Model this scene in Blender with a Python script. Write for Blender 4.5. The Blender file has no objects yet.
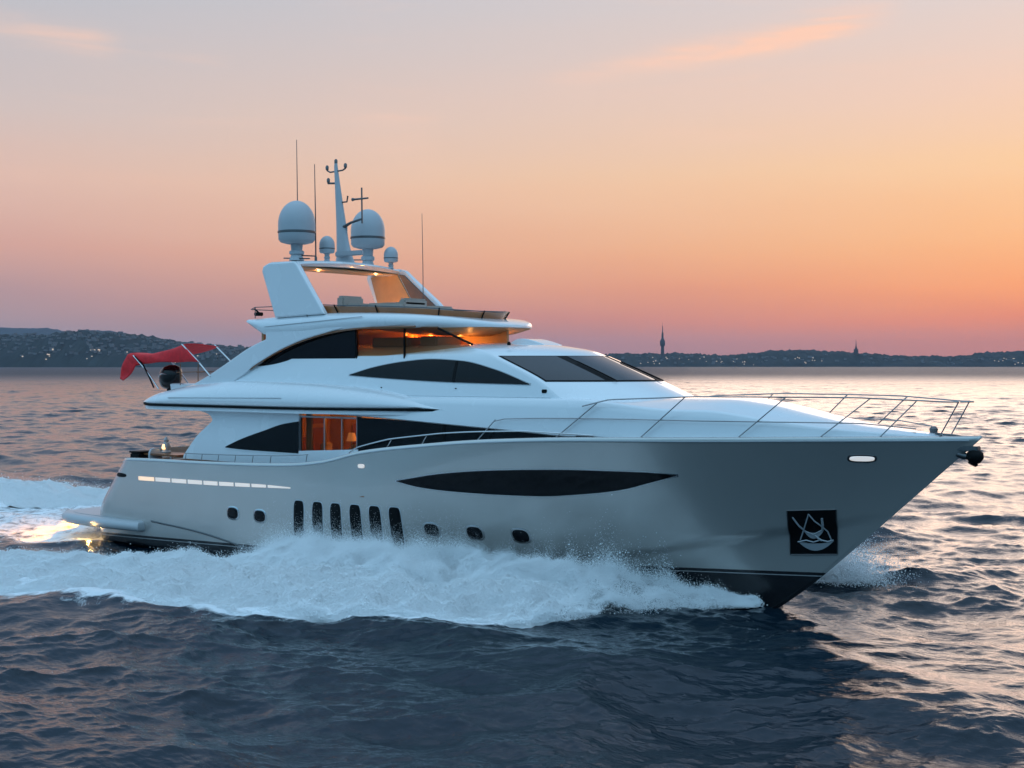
import bpy, bmesh, math, random
import numpy as np
R = math.radians
random.seed(7)
rng = np.random.default_rng(11)
S = bpy.context.scene
COL = S.collection

# ------------------------------------------------------------------ camera
CAMX, CAMY, CAMZ = 41.32, -33.23, 6.4
cd = bpy.data.cameras.new("camera")
cam = bpy.data.objects.new("camera", cd)
COL.objects.link(cam)
cam.location = (CAMX, CAMY, CAMZ)
cam.rotation_euler = (R(90), 0, R(37.1))
cd.sensor_width = 36.0
cd.lens = 36.0 * 1350 / 1024
cd.shift_y = -19.0 / 1024
cd.clip_start = 0.5
cd.clip_end = 60000
S.camera = cam

# ------------------------------------------------------------------ colour helpers
def lin(r, g, b):
    f = lambda c: (c / 255 / 12.92) if c / 255 <= 0.04045 else ((c / 255 + 0.055) / 1.055) ** 2.4
    return (f(r), f(g), f(b), 1.0)

# ------------------------------------------------------------------ world: dusk sky, glow to the right of the frame
W = bpy.data.worlds.new("World")
S.world = W
W.use_nodes = True
nt = W.node_tree
for n in list(nt.nodes): nt.nodes.remove(n)
N = nt.nodes.new
LK = nt.links.new
def wm(op, a, b=None, c=None):
    n = N('ShaderNodeMath'); n.operation = op
    for i, v in enumerate((a, b, c)):
        if v is None: continue
        if isinstance(v, (int, float)): n.inputs[i].default_value = v
        else: LK(v, n.inputs[i])
    return n.outputs[0]
GLOW = R(37.1 - 22.0)                      # heading of the afterglow
gx, gy = -math.sin(GLOW), math.cos(GLOW)
tc = N('ShaderNodeTexCoord')
sep = N('ShaderNodeSeparateXYZ'); LK(tc.outputs['Generated'], sep.inputs[0])
dx, dy, dz = sep.outputs
hl = wm('SQRT', wm('ADD', wm('MULTIPLY', dx, dx), wm('ADD', wm('MULTIPLY', dy, dy), 1e-6)))
dot = wm('DIVIDE', wm('ADD', wm('MULTIPLY', dx, gx), wm('MULTIPLY', dy, gy)), hl)
ang = wm('ARCCOSINE', wm('MINIMUM', wm('MAXIMUM', dot, -0.9999), 0.9999))      # 0 .. pi
# gentle streaky variation of the elevation so that the bands are not ruled lines
mp = N('ShaderNodeMapping'); mp.inputs['Scale'].default_value = (2.2, 2.2, 14.0)
LK(tc.outputs['Generated'], mp.inputs[0])
no = N('ShaderNodeTexNoise'); no.inputs['Scale'].default_value = 2.0; no.inputs['Detail'].default_value = 5
LK(mp.outputs[0], no.inputs[0])
el = wm('ADD', dz, wm('MULTIPLY', wm('SUBTRACT', no.outputs[0], 0.5), 0.022))
elr = wm('POWER', wm('MAXIMUM', el, 0.0), 0.5)      # finer control near the horizon
def ramp(stops):
    r = N('ShaderNodeValToRGB'); LK(elr, r.inputs[0])
    cr = r.color_ramp
    while len(cr.elements) > 1: cr.elements.remove(cr.elements[-1])
    first = True
    for z, c in stops:
        p = math.sqrt(max(z, 0))
        if first: e = cr.elements[0]; e.position = p; first = False
        else: e = cr.elements.new(p)
        e.color = c
    return r.outputs[0]
def sky(px, c): return (max(0.0, math.sin(math.atan((365 - px) / 1350.0))), lin(*c))
ZEN = (0.64, 0.97, 1.30, 1)
glow = ramp([sky(365, (180, 114, 108)), sky(345, (202, 120, 104)), sky(322, (238, 134, 96)), sky(292, (255, 162, 104)),
             sky(245, (255, 186, 128)), sky(175, (254, 207, 160)), sky(100, (246, 209, 187)), sky(10, (230, 212, 206)),
             (0.34, lin(222, 214, 216)), (0.48, lin(186, 200, 222)), (0.65, lin(154, 190, 224)), (1.0, ZEN)])
left = ramp([sky(365, (146, 138, 148)), sky(335, (164, 146, 152)), sky(300, (184, 150, 152)), sky(255, (216, 166, 154)),
             sky(190, (226, 189, 175)), sky(120, (211, 194, 190)), sky(10, (190, 192, 200)),
             (0.32, lin(174, 186, 208)), (0.48, lin(152, 180, 214)), (0.65, lin(140, 182, 222)), (1.0, ZEN)])
back = ramp([(0.0, (0.14, 0.28, 0.44, 1)), (0.08, (0.23, 0.49, 0.74, 1)), (0.3, (0.35, 0.78, 1.16, 1)), (0.6, (0.50, 0.92, 1.30, 1)), (1.0, ZEN)])
def mixc(f, a, b):
    m = N('ShaderNodeMix'); m.data_type = 'RGBA'
    LK(f, m.inputs[0]); LK(a, m.inputs[6]); LK(b, m.inputs[7])
    return m.outputs[2]
def mrange(v, a, b, sm=True):
    m = N('ShaderNodeMapRange'); m.interpolation_type = 'SMOOTHSTEP' if sm else 'LINEAR'
    LK(v, m.inputs[0]); m.inputs[1].default_value = a; m.inputs[2].default_value = b
    return m.outputs[0]
c1 = mixc(mrange(ang, 0.0, R(44), False), glow, left)
c2 = mixc(mrange(ang, R(46), R(120)), c1, back)
# thin wisps of high cloud
mp2 = N('ShaderNodeMapping'); mp2.inputs['Scale'].default_value = (3.0, 3.0, 22.0); mp2.inputs['Rotation'].default_value = (R(9), R(6), 0)
mp2.inputs['Location'].default_value = (0.35, 0.1, 0.0)
LK(tc.outputs['Generated'], mp2.inputs[0])
no2 = N('ShaderNodeTexNoise'); no2.inputs['Scale'].default_value = 1.7; no2.inputs['Detail'].default_value = 7; no2.inputs['Roughness'].default_value = 0.62
no2.inputs['Distortion'].default_value = 0.6
LK(mp2.outputs[0], no2.inputs[0])
azi = wm('SUBTRACT', wm('ARCTAN2', wm('MULTIPLY', dx, -1.0), dy), R(37.1)); azi = wm('MULTIPLY', azi, -1.0)     # heading to the right of the view, radians
def streak(a0, e0, a1, e1, wid):
    k_ = (e1 - e0) / (a1 - a0)
    off = wm('ADD', wm('SUBTRACT', dz, wm('MULTIPLY', wm('SUBTRACT', azi, a0), k_)), -e0)
    off = wm('ADD', off, wm('MULTIPLY', wm('SUBTRACT', no.outputs[0], 0.5), 0.035))
    g = wm('EXPONENT', wm('MULTIPLY', wm('POWER', wm('DIVIDE', wm('ABSOLUTE', off), wid), 2.0), -1.0))
    m_ = (a1 - a0) * .3
    return wm('MULTIPLY', g, wm('MULTIPLY', mrange(azi, a0 - m_, a0 + 2 * m_), wm('SUBTRACT', 1.0, mrange(azi, a1 - m_ * .6, a1 + m_ * .5))))
soft = mrange(no2.outputs[0], 0.34, 0.66)
w_ = wm('ADD', wm('MULTIPLY', streak(.06, .208, .262, .246, .0090), 2.6), wm('MULTIPLY', streak(-.40, .232, -.29, .222, .011), .8))
w_ = wm('ADD', w_, wm('MULTIPLY', streak(-.13, .175, -.05, .16, .02), .35))
wisp = wm('ADD', wm('MULTIPLY', w_, wm('ADD', wm('MULTIPLY', soft, .8), .2)), wm('MULTIPLY', wm('MULTIPLY', mrange(no2.outputs[0], 0.52, 0.8), mrange(dz, .05, .16)), .25))
wc = N('ShaderNodeRGB'); wc.outputs[0].default_value = lin(255, 208, 184)
c3 = mixc(wm('MINIMUM', wm('MULTIPLY', wisp, 0.75), 1.0), c2, wc.outputs[0])
# physically based dusk sky adds its share
ns = N('ShaderNodeTexSky'); ns.sky_type = 'NISHITA'; ns.sun_disc = False
ns.sun_elevation = R(1.5); ns.sun_rotation = -GLOW
bg1 = N('ShaderNodeBackground'); bg1.inputs[1].default_value = 1.0; LK(c3, bg1.inputs[0])
bg2 = N('ShaderNodeBackground'); bg2.inputs[1].default_value = 0.004; LK(ns.outputs[0], bg2.inputs[0])
ad = N('ShaderNodeAddShader'); LK(bg1.outputs[0], ad.inputs[0]); LK(bg2.outputs[0], ad.inputs[1])
wo = N('ShaderNodeOutputWorld'); LK(ad.outputs[0], wo.inputs[0])

# ------------------------------------------------------------------ weak last sun, low on the right behind the boat
sd = bpy.data.lights.new("sun", 'SUN'); sd.energy = 0.42; sd.angle = R(32); sd.color = (1.0, 0.80, 0.68)
sun = bpy.data.objects.new("sun", sd); COL.objects.link(sun)
sun.rotation_euler = (R(90 - 7), 0, GLOW + math.pi)

S.view_settings.view_transform = 'Standard'
S.view_settings.look = 'None'
S.view_settings.exposure = 0.0
S.view_settings.gamma = 1.0
S.cycles.use_denoising = True
S.cycles.max_bounces = 8
S.cycles.transparent_max_bounces = 16
S.cycles.caustics_reflective = False
S.cycles.caustics_refractive = False
S.cycles.sample_clamp_indirect = 4.0
S.cycles.volume_bounces = 0

# ================================================================== helpers
def crv(pts):
    """monotone cubic through points"""
    p = np.array(pts, float); x, y = p[:, 0], p[:, 1]
    h = np.diff(x); d = np.diff(y) / h
    m = np.zeros_like(x); m[0], m[-1] = d[0], d[-1]
    for i in range(1, len(x) - 1):
        if d[i - 1] * d[i] > 0:
            w1, w2 = 2 * h[i] + h[i - 1], h[i] + 2 * h[i - 1]
            m[i] = (w1 + w2) / (w1 / d[i - 1] + w2 / d[i])
    def f(q):
        q = np.clip(np.asarray(q, float), x[0], x[-1])
        i = np.clip(np.searchsorted(x, q, side='right') - 1, 0, len(h) - 1)
        t = (q - x[i]) / h[i]
        return ((1 + 2 * t) * (1 - t) ** 2 * y[i] + t * (1 - t) ** 2 * h[i] * m[i] + t * t * (3 - 2 * t) * y[i + 1] + t * t * (t - 1) * h[i] * m[i + 1])
    return f
def lerp(a, b, t): return a + (b - a) * t
def sst(a, b, x):
    t = np.clip((np.asarray(x, float) - a) / (b - a), 0, 1); return t * t * (3 - 2 * t)

def props(o, label=None, cat=None, group=None, kind=None):
    if label: o["label"] = label
    if cat: o["category"] = cat
    if group: o["group"] = group
    if kind: o["kind"] = kind
    return o
def empty(name, loc=(0, 0, 0), parent=None):
    o = bpy.data.objects.new(name, None); COL.objects.link(o); o.location = loc
    o.empty_display_size = 0.2
    if parent: o.parent = parent
    return o
def mk(name, verts, faces, mat, parent=None, smooth=True, ang=40, fix=False):
    me = bpy.data.meshes.new(name)
    me.from_pydata([tuple(map(float, v)) for v in verts], [], [tuple(map(int, f)) for f in faces])
    if fix:
        bm = bmesh.new(); bm.from_mesh(me)
        bmesh.ops.remove_doubles(bm, verts=bm.verts, dist=1e-5)
        bmesh.ops.recalc_face_normals(bm, faces=bm.faces)
        bm.to_mesh(me); bm.free()
    if smooth:
        me.polygons.foreach_set('use_smooth', [True] * len(me.polygons))
        me.set_sharp_from_angle(angle=R(ang))
    me.materials.append(mat)
    o = bpy.data.objects.new(name, me); COL.objects.link(o)
    if parent: o.parent = parent
    return o
class MB:
    """collects pieces into one mesh"""
    def __init__(s): s.v = []; s.f = []
    def add(s, v, f):
        b = len(s.v); s.v += [tuple(p) for p in v]; s.f += [tuple(i + b for i in q) for q in f]; return s
    def grid(s, P, cu=False, cv=False, flip=False):
        P = np.asarray(P, float); n, m = P.shape[:2]; f = []
        for i in range(n if cu else n - 1):
            for j in range(m if cv else m - 1):
                a, b, c, d = i * m + j, ((i + 1) % n) * m + j, ((i + 1) % n) * m + (j + 1) % m, i * m + (j + 1) % m
                f.append((a, d, c, b) if flip else (a, b, c, d))
        return s.add(P.reshape(-1, 3), f)
    def box(s, c, h, rz=0.0, bev=0.0):
        x, y, z = h; ca, sa = math.cos(rz), math.sin(rz)
        if bev <= 0:
            v = [(sx * x, sy * y, sz * z) for sz in (-1, 1) for sy in (-1, 1) for sx in (-1, 1)]
            f = [(0, 2, 3, 1), (4, 5, 7, 6), (0, 1, 5, 4), (2, 6, 7, 3), (0, 4, 6, 2), (1, 3, 7, 5)]
        else:
            bm = bmesh.new(); bmesh.ops.create_cube(bm, size=2)
            for p in bm.verts: p.co = (p.co.x * x, p.co.y * y, p.co.z * z)
            bmesh.ops.bevel(bm, geom=bm.edges[:], offset=bev, segments=2, affect='EDGES')
            bm.verts.index_update()
            v = [tuple(p.co) for p in bm.verts]; f = [[p.index for p in q.verts] for q in bm.faces]; bm.free()
        v = [(c[0] + p[0] * ca - p[1] * sa, c[1] + p[0] * sa + p[1] * ca, c[2] + p[2]) for p in v]
        return s.add(v, f)
    def tube(s, pts, r, k=8, cap=True):
        P = np.array(pts, float); n = len(P)
        rr = np.full(n, r) if np.isscalar(r) else np.array(r, float)
        T = np.gradient(P, axis=0) if n > 2 else np.repeat((P[1:] - P[:1]), 2, 0)
        T /= np.linalg.norm(T, axis=1)[:, None] + 1e-12
        up = np.array([0, 0, 1.0]) if abs(T[0][2]) < 0.9 else np.array([1.0, 0, 0])
        G = []
        u = np.cross(T[0], up); u /= np.linalg.norm(u)
        for i in range(n):
            u = u - T[i] * (u @ T[i]); u /= np.linalg.norm(u) + 1e-12; w = np.cross(T[i], u)
            G.append([P[i] + rr[i] * (math.cos(a) * u + math.sin(a) * w) for a in np.linspace(0, 2 * math.pi, k, endpoint=False)])
        b = len(s.v); s.grid(np.array(G), cv=True)
        if cap: s.f.append(tuple(b + j for j in range(k))[::-1]); s.f.append(tuple(b + (n - 1) * k + j for j in range(k)))
        return s
    def lathe(s, prof, c, k=32):
        G = [[(c[0] + r * math.cos(a), c[1] + r * math.sin(a), c[2] + z) for a in np.linspace(0, 2 * math.pi, k, endpoint=False)] for r, z in prof]
        return s.grid(np.array(G), cv=True)
    def prism(s, poly, y0, y1):
        """closed XZ polygon extruded along Y"""
        n = len(poly)
        v = [(x, y0, z) for x, z in poly] + [(x, y1, z) for x, z in poly]
        f = [tuple(range(n)), tuple(range(2 * n - 1, n - 1, -1))] + [(i, i + n, (i + 1) % n + n, (i + 1) % n) for i in range(n)]
        return s.add(v, f)
    def slab(s, poly, z0, z1):
        n = len(poly)
        v = [(x, y, z0) for x, y in poly] + [(x, y, z1) for x, y in poly]
        f = [tuple(range(n))[::-1], tuple(range(n, 2 * n))] + [(i, (i + 1) % n, (i + 1) % n + n, i + n) for i in range(n)]
        return s.add(v, f)
    def build(s, name, mat, parent=None, smooth=True, ang=40, fix=True, bevel=0.0, seg=2):
        o = mk(name, s.v, s.f, mat, parent, smooth, ang, fix)
        if bevel > 0:
            m = o.modifiers.new('bevel', 'BEVEL'); m.width = bevel; m.segments = seg; m.limit_method = 'ANGLE'; m.angle_limit = R(35)
            m.harden_normals = False
        return o
def smoothpoly(pts, n=6, closed=True):
    """Catmull-Rom through 2-D points"""
    P = np.array(pts, float); out = []; m = len(P)
    for i in range(m if closed else m - 1):
        p0, p1, p2, p3 = (P[(i - 1) % m], P[i], P[(i + 1) % m], P[(i + 2) % m]) if closed else (P[max(i - 1, 0)], P[i], P[i + 1], P[min(i + 2, m - 1)])
        for k in range(n):
            t = k / n
            out.append(tuple(0.5 * ((2 * p1) + (-p0 + p2) * t + (2 * p0 - 5 * p1 + 4 * p2 - p3) * t * t + (-p0 + 3 * p1 - 3 * p2 + p3) * t ** 3)))
    if not closed: out.append(tuple(P[-1]))
    return out

# ------------------------------------------------------------------ materials
def mat(name, base, rough=0.5, metal=0.0, coat=0.0, spec=None, emis=None, estr=0.0, var=0.0, vs=3.0, bump=0.0, bs=8.0, rvar=0.0, trans=0.0, alpha=1.0):
    m = bpy.data.materials.new(name); m.use_nodes = True
    t = m.node_tree; b = t.nodes['Principled BSDF']
    b.inputs['Base Color'].default_value = (*base[:3], 1)
    b.inputs['Roughness'].default_value = rough; b.inputs['Metallic'].default_value = metal
    b.inputs['Coat Weight'].default_value = coat; b.inputs['Coat Roughness'].default_value = 0.05
    if spec is not None: b.inputs['Specular IOR Level'].default_value = spec
    if emis: b.inputs['Emission Color'].default_value = (*emis[:3], 1); b.inputs['Emission Strength'].default_value = estr
    b.inputs['Transmission Weight'].default_value = trans; b.inputs['Alpha'].default_value = alpha
    if var or bump or rvar:
        co = t.nodes.new('ShaderNodeTexCoord')
        nz = t.nodes.new('ShaderNodeTexNoise'); nz.inputs['Scale'].default_value = vs; nz.inputs['Detail'].default_value = 6
        t.links.new(co.outputs['Object'], nz.inputs[0])
        if var:
            mx = t.nodes.new('ShaderNodeMix'); mx.data_type = 'RGBA'
            mx.inputs[6].default_value = (*[c * (1 - var) for c in base[:3]], 1); mx.inputs[7].default_value = (*[min(1, c * (1 + var)) for c in base[:3]], 1)
            t.links.new(nz.outputs[0], mx.inputs[0]); t.links.new(mx.outputs[2], b.inputs['Base Color'])
        if rvar:
            mr = t.nodes.new('ShaderNodeMapRange'); mr.inputs[3].default_value = max(0, rough - rvar); mr.inputs[4].default_value = rough + rvar
            t.links.new(nz.outputs[0], mr.inputs[0]); t.links.new(mr.outputs[0], b.inputs['Roughness'])
        if bump:
            nb = t.nodes.new('ShaderNodeTexNoise'); nb.inputs['Scale'].default_value = bs; nb.inputs['Detail'].default_value = 3
            t.links.new(co.outputs['Object'], nb.inputs[0])
            bp = t.nodes.new('ShaderNodeBump'); bp.inputs['Strength'].default_value = 1.0; bp.inputs['Distance'].default_value = bump
            t.links.new(nb.outputs[0], bp.inputs['Height']); t.links.new(bp.outputs[0], b.inputs['Normal'])
    return m
M = {}
M['white'] = mat('white_gelcoat', (0.73, 0.755, 0.775), 0.26, coat=0.8, var=0.03, vs=0.8, rvar=0.08, bump=0.004, bs=0.9)
M['deck'] = mat('nonskid_deck', (0.74, 0.75, 0.75), 0.6, var=0.05, vs=6, bump=0.002, bs=220)
M['grey'] = mat('grey_gelcoat', (0.42, 0.44, 0.46), 0.35, var=0.05, vs=2)
M['dome'] = mat('dome_white', (0.42, 0.45, 0.48), 0.45, var=0.04, vs=3)
M['glass'] = mat('black_glass', (0.003, 0.004, 0.006), 0.05, spec=0.18, var=0.3, vs=1.0, bump=0.002, bs=0.7)
M['shieldglass'] = mat('windscreen_glass', (0.012, 0.015, 0.022), 0.05, spec=0.6)
M['black'] = mat('black_trim', (0.005, 0.006, 0.007), 0.55, spec=0.1, var=0.2)
M['steel'] = mat('polished_steel', (0.55, 0.56, 0.57), 0.22, metal=1.0, rvar=0.08, vs=6)
M['dark_steel'] = mat('weathered_steel', (0.12, 0.125, 0.13), 0.35, metal=0.8, var=0.2)
M['teak'] = mat('varnished_teak', (0.22, 0.085, 0.03), 0.35, coat=0.3, var=0.35, vs=4)
M['cushion'] = mat('beige_cushion', (0.36, 0.31, 0.27), 0.85, var=0.12, vs=5, bump=0.01, bs=6)
M['red'] = mat('red_canvas', (0.70, 0.014, 0.022), 0.7, var=0.35, vs=5, bump=0.012, bs=7)
M['rubber'] = mat('black_cowl', (0.004, 0.004, 0.005), 0.25, spec=.3, coat=0.15)
M['lampglow'] = mat('warm_lamp', (0.9, 0.8, 0.6), 0.4, emis=(1.0, 0.55, 0.2), estr=2.2)
M['shade'] = mat('lamp_shade_cloth', (0.8, 0.6, 0.4), 0.7, emis=(1.0, 0.5, 0.18), estr=0.35)
M['slot'] = mat('lit_slot', (0.8, 0.75, 0.7), 0.3, emis=(1.0, 0.80, 0.66), estr=0.42)
M['slotwarm'] = mat('warm_lit_slot', (0.8, 0.7, 0.6), 0.3, emis=(1.0, 0.62, 0.32), estr=0.8)
M['amber_coaming'] = mat('lacquered_coaming', (0.40, 0.14, 0.045), 0.3, coat=0.4, var=0.3, vs=2)
M['rail'] = mat('brushed_rail', (0.30, 0.30, 0.31), 0.3, metal=0.9)
M['wood'] = mat('warm_veneer', (0.42, 0.24, 0.11), 0.45, var=0.25, vs=3)
M['tinted'] = mat('tinted_perspex', (0.10, 0.045, 0.02), 0.15, spec=0.6, var=0.2)
def pane_mat(nm='clear_pane', tc_=(.93, .92, .9, 1)):
    m = bpy.data.materials.new(nm); m.use_nodes = True
    t = m.node_tree; t.nodes.remove(t.nodes['Principled BSDF']); n = t.nodes.new
    tr = n('ShaderNodeBsdfTransparent'); tr.inputs[0].default_value = tc_; gl = n('ShaderNodeBsdfGlossy'); gl.inputs['Roughness'].default_value = .03
    mx = n('ShaderNodeMixShader'); mx.inputs[0].default_value = .015
    t.links.new(tr.outputs[0], mx.inputs[1]); t.links.new(gl.outputs[0], mx.inputs[2]); t.links.new(mx.outputs[0], t.nodes['Material Output'].inputs[0]); return m
M['clear'] = pane_mat()
M['amber'] = pane_mat('smoked_amber_pane', (.80, .62, .48, 1))

# hull paint: silver-grey with dark bottom paint, boot stripe
def hull_mat():
    m = bpy.data.materials.new('silver_hull_paint'); m.use_nodes = True
    t = m.node_tree; b = t.nodes['Principled BSDF']; n = t.nodes.new; l = t.links.new
    co = n('ShaderNodeTexCoord'); sp = n('ShaderNodeSeparateXYZ'); l(co.outputs['Object'], sp.inputs[0])
    zt = n('ShaderNodeMath'); zt.operation = 'MULTIPLY_ADD'; zt.inputs[1].default_value = -0.024; l(sp.outputs[0], zt.inputs[0]); l(sp.outputs[2], zt.inputs[2])
    def step(lo):
        g = n('ShaderNodeMath'); g.operation = 'GREATER_THAN'; g.inputs[1].default_value = lo
        l(zt.outputs[0], g.inputs[0]); return g.outputs[0]
    nz = n('ShaderNodeTexNoise'); nz.inputs['Scale'].default_value = 0.5; nz.inputs['Detail'].default_value = 4; l(co.outputs['Object'], nz.inputs[0])
    mx = n('ShaderNodeMix'); mx.data_type = 'RGBA'; l(nz.outputs[0], mx.inputs[0])
    mx.inputs[6].default_value = (0.52, 0.50, 0.475, 1); mx.inputs[7].default_value = (0.60, 0.575, 0.545, 1)
    a = n('ShaderNodeMix'); a.data_type = 'RGBA'; l(step(0.20), a.inputs[0]); a.inputs[6].default_value = (0.012, 0.013, 0.016, 1); a.inputs[7].default_value = (0.34, 0.34, 0.34, 1)
    c = n('ShaderNodeMix'); c.data_type = 'RGBA'; l(step(0.225), c.inputs[0]); l(a.outputs[2], c.inputs[6]); c.inputs[7].default_value = (0.012, 0.013, 0.016, 1)
    d = n('ShaderNodeMix'); d.data_type = 'RGBA'; l(step(0.31), d.inputs[0]); l(c.outputs[2], d.inputs[6]); l(mx.outputs[2], d.inputs[7])
    l(d.outputs[2], b.inputs['Base Color'])
    mt = n('ShaderNodeMath'); mt.operation = 'MULTIPLY'; l(step(0.31), mt.inputs[0]); mt.inputs[1].default_value = 0.55
    l(mt.outputs[0], b.inputs['Metallic'])
    b.inputs['Roughness'].default_value = 0.27; b.inputs['Coat Weight'].default_value = 0.6; b.inputs['Coat Roughness'].default_value = 0.03
    nb = n('ShaderNodeTexNoise'); nb.inputs['Scale'].default_value = 0.55; nb.inputs['Detail'].default_value = 2; l(co.outputs['Object'], nb.inputs[0])
    bp = n('ShaderNodeBump'); bp.inputs['Distance'].default_value = 0.012; l(nb.outputs[0], bp.inputs['Height']); l(bp.outputs[0], b.inputs['Normal'])
    return m
M['hull'] = hull_mat()

# ================================================================== the yacht
yacht = props(empty('motor_yacht'), 'large white and silver motor yacht speeding across the water with lit windows', 'yacht')

# ---- hull form
zs = crv([(-0.8, 2.8), (0.3, 2.97), (1.5, 3.1), (6.3, 3.17), (9.8, 3.28), (11.3, 3.44), (12.9, 3.79), (15.3, 4.08), (17.5, 4.28), (20.3, 4.42), (24, 4.5), (27, 4.57), (30.7, 4.63)])
stem = crv([(-1.2, 22.8), (-0.6, 24.4), (-0.03, 25.3), (0.74, 26.3), (1.31, 26.95), (2.3, 28.05), (3.47, 29.33), (4.63, 30.6)])
xaft = crv([(-1.2, -1.0), (0.6, -1.0), (1.0, -0.95), (2.2, -0.05), (2.6, 0.32), (3.2, 0.75), (5, 0.75)])
def hb(X, Z):
    X = np.asarray(X, float); Z = np.asarray(Z, float)
    k = np.clip(Z / 4.5, 0, 1)
    Bm = lerp(3.02, 3.38, np.power(k, 0.8))
    below = np.clip(-Z / 0.9, 0, 1); Bm = Bm * (1 - 0.85 * below)
    Le = lerp(18.5, 13.5, k); p = lerp(1.6, 2.25, k)
    s = np.clip((stem(Z) - X) / Le, 0, 1); g = 1 - (1 - s) ** p
    g = g * (1 - 0.05 * np.clip((9 - X) / 9, 0, 1) ** 2)
    d = np.clip((X - xaft(Z)) / 1.0, 0, 1)
    g = g * (0.80 + 0.20 * np.sqrt(1 - (1 - d) ** 2))
    zk = 1.0 + 0.17 * np.maximum(X - 20.5, 0) + 0.03 * (X - 20.5)                      # soft knuckle forward
    g2 = Bm * g - 0.11 * sst(0.05, -0.05, Z - zk) * sst(14, 20, X) * np.clip(g * 4, 0, 1)
    return np.maximum(g2, 0.0)
def bs(X): return hb(X, zs(X))
NU, NT = 150, 44
U = np.linspace(0, 1, NU); U = 0.5 * U + 0.5 * (1 - np.cos(math.pi * U)) / 2
T = np.linspace(0, 1, NT)
Zk = -1.0
Pst = np.zeros((NT, NU, 3))
for i, t in enumerate(T):
    zt = Zk + t * (4.63 - Zk); x1 = float(stem(zt))
    z_ = np.full(NU, zt); xa = float(xaft(Zk + t * (3.0 - Zk)))
    X = xa + U * (x1 - xa)
    Z = Zk + t * (zs(X) - Zk)
    # keep X inside the stem at its own height
    X = np.minimum(X, stem(Z)); Pst[i, :, 0] = X; Pst[i, :, 1] = -hb(X, Z); Pst[i, :, 2] = Z
Pp = Pst.copy(); Pp[..., 1] *= -1
m = MB(); m.grid(Pst); m.grid(Pp, flip=True)
m.grid(np.stack([Pst[:, 0], Pp[:, 0]], 1))                    # transom
m.grid(np.stack([Pst[0], Pp[0]], 0))                          # bottom
hull = m.build('hull', M['hull'], yacht, ang=50)
so = hull.modifiers.new('shell', 'SOLIDIFY'); so.thickness = 0.07; so.offset = -1

def hullpt(X, Z, off):
    e = 0.02
    y = hb(X, Z); nx = (hb(X + e, Z) - hb(X - e, Z)) / (2 * e); nz = (hb(X, Z + e) - hb(X, Z - e)) / (2 * e)
    # surface y=-hb ; outward normal (nx*?):  F = -y - hb -> grad = (-hbx, -1, -hbz)
    L = np.sqrt(nx ** 2 + 1 + nz ** 2)
    return np.stack([X - nx / L * off, -y - off / L, Z - nz / L * off], -1)
def patch_from(P0, P1):
    """front grid P1, back grid P0 -> closed thin plate"""
    m = MB(); m.grid(P1); m.grid(P0, flip=True)
    for a, b in ((P1[0], P0[0]), (P1[-1], P0[-1]), (P1[:, 0], P0[:, 0]), (P1[:, -1], P0[:, -1])):
        m.grid(np.stack([a, b], 0))
    return m
def strip(name, fn, lo, hi, x0, x1, off, th, mt, parent, n=60, k=10, grow=0.0):
    X = np.linspace(x0, x1, n)[:, None]; t = np.linspace(0, 1, k)[None, :]
    Lo, Hi = lo(X) - grow, hi(X) + grow
    Z = Lo + (Hi - Lo) * t; XX = X + 0 * t
    return patch_from(fn(XX, Z, off - th), fn(XX, Z, off)).build(name, mt, parent, fix=True, ang=35)
def pill(name, fn, cx, cz, hx, hz, off, th, mt, parent, p=4.0, shear=0.0, k=28):
    a = np.linspace(0, 2 * math.pi, k, endpoint=False)
    ux = np.sign(np.cos(a)) * np.abs(np.cos(a)) ** (2 / p) * hx; uz = np.sign(np.sin(a)) * np.abs(np.sin(a)) ** (2 / p) * hz
    r = np.array([0.02, 0.5, 0.92, 1.0])[:, None]
    X = cx + r * (ux + shear * uz); Z = cz + r * uz
    F = fn(X, Z, off); B = fn(X[-1:], Z[-1:], off - th)
    F[-1] = fn(X[-1:], Z[-1:], off - min(th, 0.012))[0]
    m = MB(); m.grid(np.concatenate([F, B], 0), cv=True)
    m.f.append(tuple(range(k)))
    return m.build(name, mt, parent, ang=50)

# ---- things let into the hull side
wl = crv([(14.35, 2.945), (15.23, 2.81), (16.29, 2.75), (17.8, 2.73), (19.24, 2.75), (20.47, 2.86), (21.66, 3.03), (22.55, 3.27), (23.3, 3.49)])
wh = crv([(14.35, 2.955), (16.03, 3.24), (17.46, 3.39), (19.12, 3.49), (20.65, 3.54), (22.35, 3.545), (23.3, 3.505)])
strip('window_rim', hullpt, wl, wh, 14.31, 23.36, 0.012, 0.05, M['steel'], hull, grow=0.03)
strip('hull_window', hullpt, wl, wh, 14.35, 23.30, 0.026, 0.05, M['glass'], hull)
for cx in (10.11, 10.94, 11.72, 12.53, 13.31, 14.08):
    zc = 1.50 + 0.008 * (cx - 10)
    pill('vent_rim', hullpt, cx, zc, 0.255, 0.645, 0.010, 0.05, M['grey'], hull, 5, shear=0.09)
    pill('engine_vent', hullpt, cx, zc, 0.225, 0.61, 0.022, 0.05, M['black'], hull, 5, shear=0.09)
for cx, cz in ((7.0, 1.50), (8.31, 1.49), (15.36, 1.53), (16.82, 1.53), (18.30, 1.53)):
    r = pill('porthole', hullpt, cx, cz, 0.31, 0.235, 0.016, 0.06, M['steel'], hull, 2.7)
    pill('porthole_glass', hullpt, cx, cz, 0.255, 0.185, 0.03, 0.06, M['glass'], hull, 2.7)
sl = crv([(2.0, 2.335), (6, 2.375), (9.9, 2.475)]); sh = crv([(2.0, 2.47), (6, 2.505), (8.5, 2.53), (9.9, 2.505)])
edges = [1.98, 2.95, 3.85, 4.72, 5.55, 6.35, 7.15, 7.95, 8.72, 9.85]
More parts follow.
